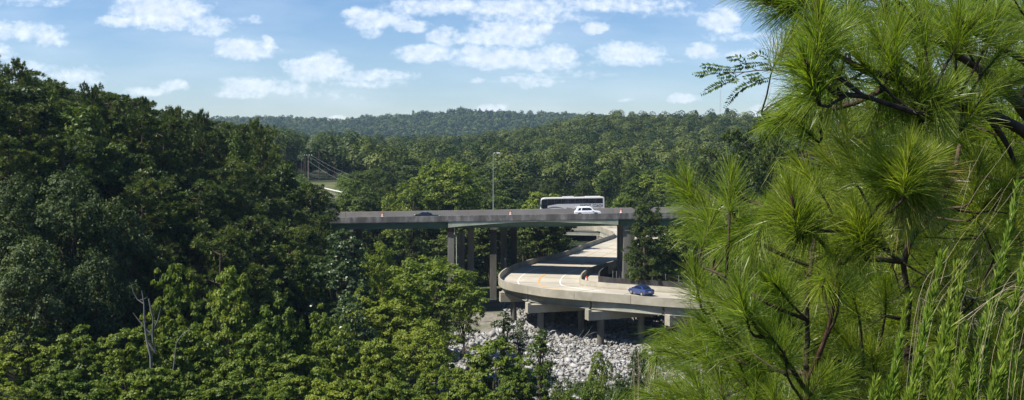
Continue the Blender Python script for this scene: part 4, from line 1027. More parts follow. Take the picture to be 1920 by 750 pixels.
# dead snag
def snag(name, pts_list, label, mat=M_deadwood):
    b = np.array(pts_list[0][0][0]); g = empty(name, b); tag(g, label, 'dead tree')
    for k, (pts, rad) in enumerate(pts_list):
        mb = MB(); mb.tube([np.array(p) - b for p in pts], [q_ * .72 for q_ in rad], 7); mb.build('trunk' if k == 0 else 'dead_branch', mat, g, fix=False)
D = 62.0
w_ = lambda x, y, d=D: W(x, y, d)
base = w_(283, 668).copy(); base0 = base.copy(); base0[2] = float(G(base[0], D)) - .3
snag('dead_snag', [([base0, base, w_(276, 640), w_(273, 620)], [.16, .14, .12, .10]),
    ([w_(273,620), w_(271,600), w_(270,570), w_(266,545)], [.09, .08, .06, .04]),
    ([w_(276,640), w_(292,661), w_(287,640), w_(286,622), w_(288,600), w_(283,580), w_(279,560)], [.1, .12, .10, .09, .09, .08, .07]),
    ([w_(288,618), w_(296,600), w_(302,575)], [.06, .05, .02]),
    ([w_(286,630), w_(275,618), w_(262,603), w_(249,586)], [.06, .06, .045, .02]),
    ([w_(270,570), w_(258,562), w_(250,548), w_(245,530)], [.05, .045, .03, .015]),
    ([w_(262,563), w_(272,560), w_(277,555)], [.03, .02, .01])], 'pale grey dead tree snag with broken forked limbs rising from the lower left crowns')
b1 = w_(318, 648, 60); b1[2] -= 3
snag('bare_branch', [([b1, w_(331,643,60), w_(341,628,60), w_(352,620,60), w_(362,613,60)], [.06, .05, .04, .03, .015]), ([w_(341,628,60), w_(346,618,60)], [.02, .008])], 'short pale bare branch sticking out right of the dead snag')
snag('bare_branch', [([w_(1060,640,112), w_(1092,636,112), w_(1104,622,112), w_(1109,612,112)], [.12, .09, .06, .02]), ([w_(1098,630,112), w_(1112,624,112), w_(1120,622,112)], [.05, .04, .01]), ([w_(1080,640,112), w_(1096,616,112)], [.05, .01])], 'dry forked branch lying on the rocks left of the ramp column')

# undergrowth bushes on the slopes (uncountable mass)
def scatter_bush(n, region, L, hgt, name, label, mat, seed, spread=1.1):
    r = np.random.default_rng(seed); P_ = []
    while len(P_) < n:
        x = r.uniform(region[0], region[1], n); y = r.uniform(region[2], region[3], n); 
        for a, b in zip(x, y):
            if not ok_bush(a, b): continue
            P_.append((a, b))
            if len(P_) >= n: break
    P_ = np.array(P_); z = G(P_[:, 0], P_[:, 1]); lv = 40; k = np.repeat(np.arange(n), lv); d = rdir(len(k), r); d[:, 2] = np.abs(d[:, 2])
    hs = r.uniform(.4, 1.2, n) * hgt
    Pp = np.stack([P_[k, 0], P_[k, 1], z[k]], 1) + d * np.stack([np.full(len(k), spread), np.full(len(k), spread), hs[k]], 1) * r.uniform(.7, 1.05, (len(k), 1))
    Ls = L * r.uniform(.7, 1.3, len(k)); t = np.clip(.5 + (r.normal(size=n) * .25)[k] + r.normal(size=len(k)) * .2, 0, 1)
    me = quads_mesh(name, leaves(Pp, nrm(d * .6 + [0, 0, .4] + r.normal(size=d.shape) * .4), Ls, Ls * .6, r=r), np.repeat(t, 4), mat)
    o = link(bpy.data.objects.new(name, me)); tag(o, label, 'undergrowth', kind='stuff'); return o
def ok_bush(a, b):
    if in_rubble(a, b): return False
    if dist_ramp(a, b) < 1.5: return False
    i = int(np.argmin(np.linalg.norm(C - np.array([a, b]), axis=1))); v = np.array([a, b]) - C[i]
    if 0 < v @ Nin[i] < RW + 5 and np.linalg.norm(v) < RW + 5: return False
    if -12 < a < 6 and 156 < b < 205: return False
    return True
scatter_bush(8500, (-70, 118, 40, 215), .38, 1.2, 'undergrowth', 'low green undergrowth covering the valley slopes', L_mid, 5, 1.3)

_ob = ok_bush
def ok_bush2(a, b): return not (1075 < 960 + F * a / b < 1185 and b < 285) and _ob(a, b) and abs(960 + F * a / b - 605) > 35
ok_bush = ok_bush2
scatter_bush(5500, (-90, 130, 200, 370), .75, 3.4, 'brush', 'tall green brush between the trees of the valley behind the bridges', L_mid, 6, 2.6)
ok_bush = _ob
# ---------------------------------------------------------------- far wooded ridges (masses)
def forest(name, label, seed, d0, d1, px0, px1, spacing, mat, quads, H, R, leafL, skip=None, extra=0):
    r = np.random.default_rng(seed); Pp = []
    y = d0
    while y < d1:
        sx = spacing * (1 + (y - d0) / (d1 - d0) * .15); x0, x1 = (px0 - 960) / F * y, (px1 - 960) / F * y
        xs = np.arange(x0, x1, sx) + r.uniform(-.5, .5) * sx
        for x in xs: Pp.append((x + r.normal() * sx * .3, y + r.normal() * sx * .3))
        y += sx * .95
    Pp = np.array(Pp); 
    if skip: Pp = Pp[[not skip(a, b) for a, b in Pp]]
    n = len(Pp); z = G(Pp[:, 0], Pp[:, 1]); rad_ = R * r.uniform(.55, 1.5, n); h = H * r.uniform(.75, 1.3, n) * np.clip(rad_ / R, .8, 1.15); k = np.repeat(np.arange(n), quads)
    m = len(k)
    # each crown: several sub-lobes
    nl = 6; lob = rdir(n * nl, r).reshape(n, nl, 3); lob[:, :, 2] = lob[:, :, 2] * .9 + .1; li = r.integers(0, nl, m); lo = lob[k, li]
    d = rdir(m, r); d[:, 2] = np.where(d[:, 2] < -.3, -d[:, 2], d[:, 2])
    cz = z + h * .66
    conif = (r.random(n) < .07)[k]
    offs = lo * .52 + d * .50
    offs = np.where(conif[:, None], offs * np.clip(1.05 - .75 * (offs[:, 2:3] + 1) / 2, .15, 1) * [1, 1, 0] + offs * [0, 0, 1.15], offs)
    Pt = np.stack([Pp[k, 0], Pp[k, 1], cz[k]], 1) + offs * np.stack([rad_[k], rad_[k], h[k] * .40], 1)
    Nn = nrm(d + lo * .5 + [0, 0, .25] + r.normal(size=(m, 3)) * .22); Ls = leafL * r.uniform(.6, 1.3, m)
    big = np.sin(Pp[:, 0] * .021 + 1.7 * np.sin(Pp[:, 1] * .013)) * np.sin(Pp[:, 1] * .03 + Pp[:, 0] * .011) * .22
    t = np.clip(.42 + big[k] + (r.normal(size=n) * .26)[k] + r.normal(size=m) * .15, 0, 1)
    me = quads_mesh(name, leaves(Pt, Nn, Ls, Ls * .7, bend=.15, r=r), np.repeat(t, 4), mat)
    o = link(bpy.data.objects.new(name, me)); tag(o, label, 'forest', kind='stuff'); print(name, n, m); return o
def skip1(x, y):
    px = 960 + F * x / y
    return 520 < px < 668 and y < 372
forest('ridge_forest', 'dense mixed forest covering the ridge behind the valley', 21, 335, 800, 380, 2300, 7.2, L_ridge, 380, 11.5, 4.8, .95, skip1)
forest('tall_tree_wall', 'wall of tall dark trees behind the roadside meadow', 22, 366, 400, 500, 690, 4.6, L_dark, 420, 14.5, 4.2, 1.0)
forest('hill_forest', 'forest covering the hazy blue hill on the horizon', 23, 1500, 2120, 330, 1500, 8.5, L_ridge, 64, 13.0, 5.4, 3.0)
def trunks():
    r = np.random.default_rng(8); mb = MB()
    for k in range(10):
        px = r.uniform(505, 660); y = r.uniform(358, 366); x = (px - 960) / F * y; g = float(G(x, y)); mb.cyl((x, y, g - .5), (x, y, g + r.uniform(8, 11)), .16, .12, 5, False)
    o = mb.build('tall_tree_trunks', M_bark, None, fix=False); tag(o, 'pale bare trunks of the tall tree wall behind the meadow', 'tree trunks', kind='stuff')
trunks()
HAZE = True
if HAZE:
    mb = MB(); mb.add([(-2600,-400,-20),(2600,-400,-20),(2600,2700,-20),(-2600,2700,-20),(-2600,-400,175),(2600,-400,175),(2600,2700,175),(-2600,2700,175)], [(0,3,2,1),(4,5,6,7),(0,1,5,4),(1,2,6,5),(2,3,7,6),(3,0,4,7)])
    m = bpy.data.materials.new('haze_air'); m.use_nodes = True; nt = m.node_tree; nt.nodes.clear(); out = nt.nodes.new('ShaderNodeOutputMaterial'); pv = nt.nodes.new('ShaderNodeVolumePrincipled')
    pv.inputs['Color'].default_value = (.55, .78, 1.0, 1); pv.inputs['Density'].default_value = .00010; pv.inputs['Anisotropy'].default_value = .2; nt.links.new(pv.outputs[0], out.inputs['Volume'])
    hz = mb.build('haze', m, None); tag(hz, kind='stuff')

# ---------------------------------------------------------------- near pines on the right
r4 = np.random.default_rng(42)
def in_poly(x, y, poly):
    c = False; j = len(poly) - 1
    for i in range(len(poly)):
        if (poly[i][1] > y) != (poly[j][1] > y) and x < (poly[j][0]-poly[i][0]) * (y-poly[i][1]) / (poly[j][1]-poly[i][1]) + poly[i][0]: c = not c
        j = i
    return c
class Needles:
    def __init__(s): s.V = []; s.F = []; s.t = []; s.n = 0
    def tuft(s, tip, axis, n=240, ln=.175, stem=.14, w=.0016, bend=.3, gtint=.5, droop=.16, open_=1.0):
        axis = nrm(np.asarray(axis, float)); 
        a = np.cross(axis, [.3, .2, .9]); a = nrm(a); b = np.cross(axis, a)
        k = r4.random(n) ** .8                      # 0 tip, 1 base of the brush
        pos = tip - axis * (k * stem)[:, None]
        th = np.radians(9 + 46 * k * open_ + 13 * open_ * r4.normal(size=n)).clip(.03, 1.9); ph = r4.uniform(0, 6.283, n)
        d = np.cos(th)[:, None] * axis + np.sin(th)[:, None] * (np.cos(ph)[:, None] * a + np.sin(ph)[:, None] * b)
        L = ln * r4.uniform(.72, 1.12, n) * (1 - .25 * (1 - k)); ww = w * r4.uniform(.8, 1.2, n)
        side = nrm(np.cross(d, rdir(n, r4))); dr = droop * r4.uniform(.3, 1.3, n); wob = r4.normal(size=(n, 3)) * .06
        rings = []
        for t, wf in ((0, .8), (.38, 1), (.72, .9), (1, .25)):
            c = pos + d * (L * t)[:, None] + np.array([0, 0, -1.0]) * (L * dr * t * t)[:, None] + wob * (L * t * t)[:, None]
            rings += [c - side * (ww * wf * .5)[:, None], c + side * (ww * wf * .5)[:, None]]
        V = np.stack(rings, 1)                        # n,8,3
        s.V.append(V.reshape(-1, 3))
        f = np.array([(0,1,3,2),(2,3,5,4),(4,5,7,6)]); s.F.append((f[None] + (np.arange(n) * 8)[:, None, None] + s.n).reshape(-1, 4)); s.n += n * 8
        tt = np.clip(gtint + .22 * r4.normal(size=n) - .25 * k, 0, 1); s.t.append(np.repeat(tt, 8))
    def build(s, name, mat, parent, base, label=None):
        if not s.V: return
        me = quads_mesh(name, np.vstack(s.V) - base, np.concatenate(s.t), mat, faces=np.vstack(s.F)); o = bpy.data.objects.new(name, me); link(o, parent)
        if label: o['label'] = label
        return o
class NearPine:
    def __init__(s, base, label): s.base = np.array(base, float); s.root = empty('pine_tree', base); tag(s.root, label, 'pine tree'); s.sk = []; s.nd = Needles(); s.ynd = Needles(); s.tw = MB(); s.red = MB()
    def limb(s, pts, r0, r1, name='branch', mat=None, n=9, sub=6, wig=.006):
        P = catmull([np.array(p, float) for p in pts], .06); m = len(P); P = P + np.cumsum(r4.normal(size=P.shape) * wig * .2, 0) * np.linspace(0, 1, m)[:, None]
        rad = np.linspace(r0, r1, m) * (1 + .08 * r4.normal(size=m)); mb = MB(); mb.tube([p - s.base for p in P], list(rad), n); mb.build(name, mat or M_pbark, s.root, smooth=True, fix=False)
        s.sk += [(p, q) for p, q in zip(P, rad)]
    def twig(s, tip, axis, r=.0055, red=False, far=.75):
        tip = np.array(tip); axis = nrm(np.asarray(axis, float)); b = tip - axis * .16
        S_ = np.array([p for p, _ in s.sk]); dd = np.linalg.norm(S_ - (b - axis * .15), axis=1); j = int(np.argmin(dd)); q = S_[j]
        pts = catmull([tip, b, b * .45 + q * .55 - np.array([0, 0, dd[j] * .04]), q], .05); m = len(pts)
        (s.red if red else s.tw).tube([p - s.base for p in pts], list(np.linspace(r * .6, r * 1.1, m)), 5)
        if red or dd[j] < .6:
            for p in pts[::3][1:]: s.sk.append((p, r))
    def finish(s):
        s.nd.build('needles', L_needle, s.root, s.base)
        s.ynd.build('needles', L_yneedle, s.root, s.base, 'yellowing needles')
        if s.tw.n: s.tw.build('twigs', M_pbark, s.root, smooth=True, fix=False)
        if s.red.n: s.red.build('twigs', M_redtwig, s.root, smooth=True, fix=False)
def gz_(x, y): return float(G(x, y))
def dirpx(dx, dy, dz=0): return nrm(np.array([dx, dz, dy], float))
tA = W(2065, 300, 3.9); A = NearPine((tA[0], tA[1], gz_(tA[0], tA[1])), 'large long needled pine whose thick boughs reach in from the right edge of the picture')
A.limb([(tA[0] + .1, tA[1], A.base[2] - .3), (tA[0], tA[1], 27.5), (tA[0] - .03, tA[1] + .05, 29), (tA[0], tA[1], 31.5)], .085, .05, 'trunk', n=14)
wp = lambda l, d: [W(x, y, dd) for (x, y, dd) in l]
A.limb(wp([(2060,330,3.85),(1990,300,3.7),(1920,246,3.5),(1850,212,3.4),(1800,195,3.35),(1750,172,3.3),(1700,152,3.25),(1650,140,3.2),(1600,128,3.15)], 0), .034, .009)
A.limb(wp([(2060,300,3.9),(1975,265,3.85),(1905,190,3.8),(1850,140,3.75),(1800,108,3.7),(1755,75,3.65),(1700,55,3.6)], 0), .036, .010)
A.limb(wp([(1985,180,3.6),(1930,125,3.5),(1905,105,3.45),(1860,82,3.4),(1825,60,3.35),(1797,36,3.3)], 0), .013, .006)
A.limb(wp([(1800,195,3.35),(1740,215,3.2),(1680,200,3.1),(1620,180,3.05),(1560,172,3.0),(1530,140,2.95),(1508,118,2.9)], 0), .011, .005)
A.limb(wp([(1650,140,3.2),(1600,120,3.1),(1555,90,3.0),(1540,60,2.95),(1537,30,2.9),(1533,-10,2.9)], 0), .010, .0055, mat=M_redtwig)
A.limb(wp([(1640,140,3.2),(1560,60,3.3),(1480,20,3.3),(1430,5,3.3)], 0), .009, .005)
A.limb(wp([(1660,165,3.2),(1610,190,3.25),(1540,210,3.3),(1480,225,3.3),(1450,232,3.3)], 0), .010, .005)
A.limb(wp([(1755,75,3.65),(1700,20,3.6),(1660,-20,3.5)], 0), .010, .006)
A.limb(wp([(1850,212,3.4),(1900,300,3.5),(1890,380,3.6)], 0), .012, .006)
A.limb(wp([(1905,190,3.8),(1960,120,3.9),(1990,40,3.9)], 0), .014, .008)
tB = W(1514, 740, 3.5); B = NearPine((tB[0], tB[1], gz_(tB[0], tB[1])), 'young pine with upright shoots standing between the ramp car and the tall weeds')
B.limb([(tB[0] + .02, tB[1], B.base[2] - .2)] + wp([(1512,740,3.5),(1515,640,3.5),(1514,560,3.52),(1520,500,3.55),(1530,440,3.6)], 0), .018, .008, 'trunk')
B.limb(wp([(1512,735,3.5),(1470,670,3.35),(1433,635,3.25),(1405,590,3.2),(1384,545,3.15)], 0), .010, .005)
B.limb(wp([(1512,720,3.5),(1543,646,3.4),(1562,580,3.35),(1570,505,3.3),(1575,450,3.3)], 0), .010, .005, mat=M_redtwig)
B.limb(wp([(1520,500,3.55),(1450,470,3.6),(1400,440,3.65),(1345,424,3.7),(1324,393,3.7)], 0), .009, .005)
B.limb(wp([(1400,440,3.65),(1376,405,3.6),(1372,370,3.55),(1369,338,3.5)], 0), .007, .005, mat=M_redtwig)
B.limb(wp([(1400,440,3.65),(1340,380,3.9),(1300,350,4.0),(1285,335,4.0)], 0), .007, .004)
B.limb(wp([(1513,700,3.5),(1420,690,3.7),(1340,660,3.9),(1270,650,4.1)], 0), .009, .004)
B.limb(wp([(1513,790,3.5),(1420,800,3.5),(1330,790,3.7),(1250,770,3.9)], 0), .009, .004)
B.limb(wp([(1514,600,3.5),(1440,570,3.4),(1360,520,3.5),(1310,500,3.6)], 0), .008, .004)
tC = W(1702, 740, 4.0); Cp = NearPine((tC[0], tC[1], gz_(tC[0], tC[1])), 'bushy pine with big rounded needle brushes in the middle right, partly yellowing')
Cp.limb([(tC[0], tC[1], Cp.base[2] - .2)] + wp([(1702,740,4.0),(1698,640,4.0),(1704,560,3.95),(1695,500,3.9),(1715,440,3.85),(1760,390,3.7),(1790,330,3.7),(1800,270,3.7)], 0), .026, .008, 'trunk')
Cp.limb(wp([(1695,490,3.9),(1650,486,3.7),(1600,487,3.5),(1560,478,3.35),(1520,486,3.3)], 0), .014, .005)
Cp.limb(wp([(1600,487,3.5),(1565,475,3.2),(1532,444,3.05),(1499,411,2.95),(1483,367,2.9)], 0), .010, .005, mat=M_redtwig)
Cp.limb(wp([(1695,495,3.8),(1665,474,3.4),(1628,446,3.1),(1605,411,3.0)], 0), .009, .005)
Cp.limb(wp([(1760,392,3.6),(1725,362,3.2),(1706,342,3.0),(1702,315,2.95),(1704,290,2.9)], 0), .011, .005, mat=M_redtwig)
Cp.limb(wp([(1720,358,3.15),(1690,336,3.05),(1664,312,3.0)], 0), .007, .005)
Cp.limb(wp([(1790,340,3.7),(1840,330,3.6),(1880,340,3.6),(1930,330,3.6)], 0), .010, .005)
Cp.limb(wp([(1700,600,4.0),(1640,590,3.9),(1590,600,3.8),(1560,620,3.7)], 0), .010, .004)
Cp.limb(wp([(1702,660,4.0),(1790,600,4.0),(1860,520,4.0),(1900,460,4.0)], 0), .011, .005)
Cp.limb(wp([(1702,700,4.0),(1620,690,3.6),(1560,670,3.4)], 0), .010, .004)
PINES = [A, B, Cp]
def brush(pine, px, py, D, dx, dy, dz=0, n=270, ln=.150, red=False, yellow=False, stem=.15, tint=.66, **k):
    tip = W(px, py, D); ax = dirpx(dx, dy, dz); pine.twig(tip, ax, red=red)
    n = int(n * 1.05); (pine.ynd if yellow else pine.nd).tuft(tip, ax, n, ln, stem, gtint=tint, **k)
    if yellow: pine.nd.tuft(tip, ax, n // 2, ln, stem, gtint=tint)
heroA = [(1508,112,2.9,-.4,.8,-.35,420),(1490,125,2.95,-.8,.2,-.2,260),(1537,20,2.9,0,1,-.1,380),(1520,60,2.95,-.5,.6,-.3,260),(1570,60,3.0,.6,.7,0,280),(1440,0,3.3,-.7,.15,0,330),(1470,20,3.3,-.5,-.3,0,260),(1400,-15,3.3,-.9,-.1,0,240),
  (1455,225,3.3,-.7,-.25,0,330),(1480,215,3.3,-.5,.4,-.2,260),(1500,180,3.1,-.6,-.2,0,260),(1560,190,3.1,-.2,-.7,0,240),(1600,95,3.1,-.5,.5,-.2,260),(1640,60,3.2,-.4,.8,0,300),(1685,50,3.2,.1,1,-.2,330),(1660,-10,3.3,0,1,0,260),
  (1797,30,3.3,-.1,1,-.3,380),(1765,40,3.4,-.6,.6,-.1,280),(1835,30,3.3,.5,.8,-.1,280),(1720,100,3.4,-.3,.7,-.2,260),(1870,20,3.3,.3,.9,0,260),(1900,70,3.3,.4,.6,-.2,260),(1780,165,3.2,.5,.7,-.3,280),(1730,150,3.2,.1,.8,-.3,260),
  (1680,130,3.2,-.2,.8,-.2,240),(1850,170,3.3,.3,.7,-.3,280),(1640,215,3.2,-.3,-.4,-.3,240),(1700,215,3.2,.2,-.5,-.3,240),(1760,235,3.2,.1,-.7,-.2,240),(1590,30,3.1,.3,.9,-.1,260),(1720,20,3.3,-.2,.9,0,260),(1910,150,3.4,.6,.3,-.3,260)]
for px, py, D, dx, dy, dz, n in heroA: brush(A, px, py, D, dx, dy, dz, n, tint=.6)
heroB = [(1285,328,4.0,-.25,.95,0,260),(1272,345,4.0,-.7,.6,0,220),(1369,325,3.5,0,1,0,300),(1322,385,3.7,-.3,.9,-.1,300),(1290,400,3.8,-.8,.2,0,240),(1300,430,3.8,-.8,-.1,0,240),(1340,400,3.6,.3,.9,-.1,240),(1395,400,3.6,.4,.9,0,240),
  (1384,540,3.15,-.3,.9,-.2,330),(1350,560,3.3,-.7,.5,0,280),(1420,600,3.2,-.5,.6,-.2,260),(1310,520,3.6,-.4,.9,0,260),(1300,500,3.6,-.2,1,0,200),(1570,500,3.3,-.1,1,-.2,240),(1270,640,4.1,-.7,.5,0,260),(1240,655,4.1,-.8,.3,0,240),(1300,620,4.0,-.3,.8,0,260),
  (1340,640,3.9,-.4,.7,-.2,260),(1380,660,3.8,-.3,.8,-.2,260),(1250,725,3.9,-.8,.4,0,260),(1220,740,3.9,-.8,.3,0,240),(1300,710,3.8,-.4,.8,0,260),(1350,720,3.7,-.2,.9,0,260),(1420,700,3.6,0,.9,-.3,260),(1470,640,3.3,-.2,.8,-.4,260),(1450,740,3.5,-.3,.8,-.2,260),(1545,700,3.4,.4,.8,-.2,260),(1590,690,3.4,.5,.7,-.1,260),
  (1360,460,3.5,-.5,-.3,-.2,220),(1410,470,3.4,-.3,-.6,-.2,220),(1450,530,3.4,-.4,.4,-.4,240)]
for px, py, D, dx, dy, dz, n in heroB: brush(B, px, py, D, dx, dy, dz, n, tint=.62)
heroB += [(1215,640,4.1,-.7,.6,0,260),(1190,690,4.1,-.8,.4,0,260),(1150,730,4.1,-.8,.5,0,260),(1130,760,4.1,-.5,.8,0,240),(1190,760,4.0,-.3,.9,0,260),(1255,590,4.0,-.6,.8,0,260),(1285,560,3.9,-.4,.9,0,260),(1300,585,3.8,-.7,.4,-.2,260),(1230,690,4.0,-.5,.7,-.2,260),(1275,690,3.9,-.4,.8,-.2,260)]
heroC = [(1704,280,2.9,.0,1,-.25,480),(1664,300,3.0,-.6,.8,-.2,380),(1640,330,3.0,-.9,.1,-.1,280),(1740,300,3.0,.6,.6,-.2,380),(1680,360,3.0,-.5,-.3,-.4,300),(1740,370,3.0,.5,-.3,-.3,300),(1700,400,3.1,.0,-.8,-.3,260),
  (1483,360,2.9,-.2,1,-.2,420),(1510,380,3.0,.3,.9,-.1,280),(1460,400,2.95,-.8,.3,-.1,320),(1500,440,2.95,-.4,-.2,-.4,300),(1605,402,3.0,-.3,.9,-.2,400),(1580,420,3.0,-.8,.4,-.1,300),(1630,430,3.0,.2,.6,-.5,300),(1560,470,3.1,-.5,-.2,-.4,260),(1610,480,3.2,-.1,-.5,-.5,260),
  (1640,270,3.2,-.2,1,0,260),(1580,275,3.4,-.6,.8,0,260),(1550,300,3.5,-.7,.6,0,260),(1500,310,3.5,-.6,.8,0,240),(1540,540,3.3,-.3,-.2,-.6,240),(1600,560,3.4,-.3,.5,-.5,240),(1660,540,3.5,-.2,.6,-.5,240),(1560,610,3.6,-.5,.5,-.4,240),(1630,650,3.6,-.3,.7,-.4,240),(1590,640,3.5,-.3,.7,-.3,240),
  (1840,300,3.5,.1,.9,-.2,260),(1900,320,3.5,.3,.8,-.2,260),(1870,360,3.5,.2,.5,-.5,260),(1910,420,3.7,.3,.7,-.3,260),(1640,720,3.5,-.2,.9,-.2,260),(1690,710,3.6,0,.9,-.3,260)]
for px, py, D, dx, dy, dz, n in heroC: brush(Cp, px, py, D, dx, dy, dz, n, tint=.6)
for px, py, D, dx, dy, dz, n in [(1770,320,3.2,.9,.15,-.1,200),(1760,345,3.2,.8,-.1,-.1,150),(1735,395,3.05,.3,-.6,-.3,90),(1690,410,3.0,-.3,-.7,-.3,90)]:
    brush(Cp, px, py, D, dx, dy, dz, n, yellow=True, tint=.6)
# body of the foliage behind the leading shoots
poly = [(1455,-60),(1490,60),(1495,150),(1480,215),(1600,240),(1640,290),(1560,330),(1480,340),(1420,390),(1340,410),(1330,450),(1370,540),(1300,600),(1240,650),(1200,700),(1170,800),(2000,800),(2000,-60)]
pl = []; tries = 0
while tries < 20000 and len(pl) < 350:
    tries += 1; px, py = r4.uniform(1160, 1990), r4.uniform(-50, 790)
    if not in_poly(px, py, poly): continue
    if 1590 < px < 1660 and 155 < py < 200: continue
    if 1800 < px < 1850 and 55 < py < 100: continue
    if any((px-a)**2 + (py-b)**2 < 26**2 for a, b in pl): continue
    pl.append((px, py))
for px, py in pl:
    D = r4.uniform(3.6, 5.6); cand = A if py < 250 + (px - 1640) * .1 else (B if px < 1470 else Cp)
    ax = (r4.normal() * .6 - .25, .5 + r4.normal() * .5, r4.normal() * .4 - .1); tip = W(px, py, D)
    S_ = np.array([p for p, _ in cand.sk[::4]]); dm = np.linalg.norm(S_ - tip, axis=1).min()
    cand.twig(tip, nrm(np.array([ax[0], ax[2], ax[1]])), r=.0035)
    if r4.random() < .07: cand.ynd.tuft(tip, np.array([ax[0], ax[2], ax[1]]), 90, .15, .2, gtint=.4)
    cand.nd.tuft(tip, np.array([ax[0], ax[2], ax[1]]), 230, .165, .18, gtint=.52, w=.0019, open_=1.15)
for p in PINES: p.finish()
# deeper pines farther down the slope close the view behind the near shoots
def back_pine(px, D, ytop, label, seed, n=90, rad_=1.0):
    g0 = W(px, 400, D); root = NearPine((g0[0], g0[1], gz_(g0[0], g0[1])), label); zt_ = W(px, ytop, D)[2]; b = root.base
    root.limb([b - [0, 0, .3], b + [0, 0, (zt_ - b[2]) * .5], np.array([b[0], b[1], zt_ - .3])], .07, .02, 'trunk')
    h = zt_ - b[2]
    for k in range(n):
        t = (k + .5) / n; z = b[2] + .4 + (h - .4) * t; a = r4.uniform(0, 6.283); rr_ = rad_ * (1 - t * .65) * r4.uniform(.45, 1.1); ax = np.array([math.cos(a), math.sin(a), r4.uniform(.2, .9)])
        tip = np.array([b[0] + math.cos(a) * rr_, b[1] + math.sin(a) * rr_, z]); root.twig(tip, ax, r=.006); root.nd.tuft(tip, ax, 150, .22, .22, gtint=.4, w=.0030, open_=1.2)
    root.finish()
back_pine(1560, 7.5, 310, 'pine a few steps downhill, dim between the two nearest young pines', 1, 110, 1.2)
back_pine(1760, 7.0, 60, 'tall pine downhill behind the thick boughs at the upper right', 2, 170, 1.5)
back_pine(1960, 6.5, -40, 'tall pine at the right edge behind the weeds', 3, 190, 1.6)
back_pine(1420, 8.0, 520, 'small pine low behind the young pine with upright shoots', 4, 80, 1.1)
back_pine(1650, 6.5, 420, 'small pine in the shade behind the tall green weeds', 5, 90, 1.1)

# tall green weeds
class Blades(Needles):
    def along(s, pts, n, ln, w, spread=.45, gt=.5, t0=.2):
        pts = np.array(pts); m = len(pts); k = r4.uniform(t0, 1, n); f = k * (m - 1.001); i = f.astype(int); fr = (f - i)[:, None]
        pos = pts[i] * (1 - fr) + pts[i + 1] * fr; ax = nrm(pts[i + 1] - pts[i]); d = nrm(ax + rdir(n, r4) * spread)
        L = ln * r4.uniform(.6, 1.2, n) * (1.15 - .6 * k); side = nrm(np.cross(d, rdir(n, r4))); rings = []
        for t, wf in ((0, .6), (.35, 1), (.7, .8), (1, .1)):
            c = pos + d * (L * t)[:, None]; rings += [c - side * w * wf * .5, c + side * w * wf * .5]
        s.V.append(np.stack(rings, 1).reshape(-1, 3)); f_ = np.array([(0,1,3,2),(2,3,5,4),(4,5,7,6)]); s.F.append((f_[None] + (np.arange(n) * 8)[:, None, None] + s.n).reshape(-1, 4)); s.n += n * 8
        s.t.append(np.repeat(np.clip(gt + .2 * r4.normal(size=n) + .2 * (k - .5), 0, 1), 8))
weeds = [(1908,350,1775,2.75),(1765,480,1692,2.6),(1793,500,1705,2.75),(1921,480,1840,2.55),(1812,470,1735,2.9),(1702,560,1665,2.8),(1738,590,1690,2.5),(1775,600,1725,2.5),(1688,640,1640,2.6),(1810,620,1770,2.45),(1890,600,1850,2.5),(1722,660,1690,2.4),(1760,670,1735,2.4),(1905,670,1880,2.5),(1870,690,1840,2.3),(1640,720,1625,2.5)]
for q, (tx, ty, bx, D) in enumerate(weeds):
    tip = W(tx, ty, D); bt = W(bx - 75, 830, D + r4.uniform(-.05, .1)); bt = np.array([bt[0], bt[1], gz_(bt[0], bt[1])]); m_ = bt * .45 + tip * .55 + np.array([-.02 + r4.normal() * .015, 0, .05])
    rank_ = sorted(w_[0] for w_ in weeds).index(tx); ordn = ['leftmost', 'second', 'third', 'fourth', 'fifth', 'sixth', 'seventh', 'eighth', 'ninth', 'tenth', 'eleventh', 'twelfth', 'thirteenth', 'fourteenth', 'fifteenth', 'sixteenth', 'seventeenth', 'eighteenth'][rank_]
    hgt_ = 'very tall' if ty < 500 else 'tall' if ty < 620 else 'short'
    root = empty('tall_weed', bt); far_ = hgt_ + ' green feathery weed at lower right, ' + (ordn if rank_ == 0 else ordn + ' from the left') + ' by plume tip'
    tag(root, far_, 'weed', 'tall green weeds at lower right')
    P = catmull([bt, m_, tip], .04); mb = MB(); mb.tube([p - bt for p in P], list(np.linspace(.004, .0012, len(P))), 5); mb.build('stem', M_straw, root, fix=False)
    bl = Blades(); Lt = np.linalg.norm(tip - bt); bl.along(P, int(1000 * Lt), .055, .0042, .42, .55, .12)
    for j in range(int(30 * Lt)):
        t = r4.uniform(.3, .93); i = int(t * (len(P) - 1)); ax = nrm(P[min(i+1, len(P)-1)] - P[i-1]); d = nrm(ax + rdir(1, r4)[0] * .42); ll = r4.uniform(.05, .16) * (1.15 - t)  * 1.4
        bl.along([P[i], P[i] + d * ll * .5, P[i] + (d * .6 + ax * .4) * ll], 26, .036, .0036, .45, .6, .05)
    bl.build('plume', L_fennel, root, bt)
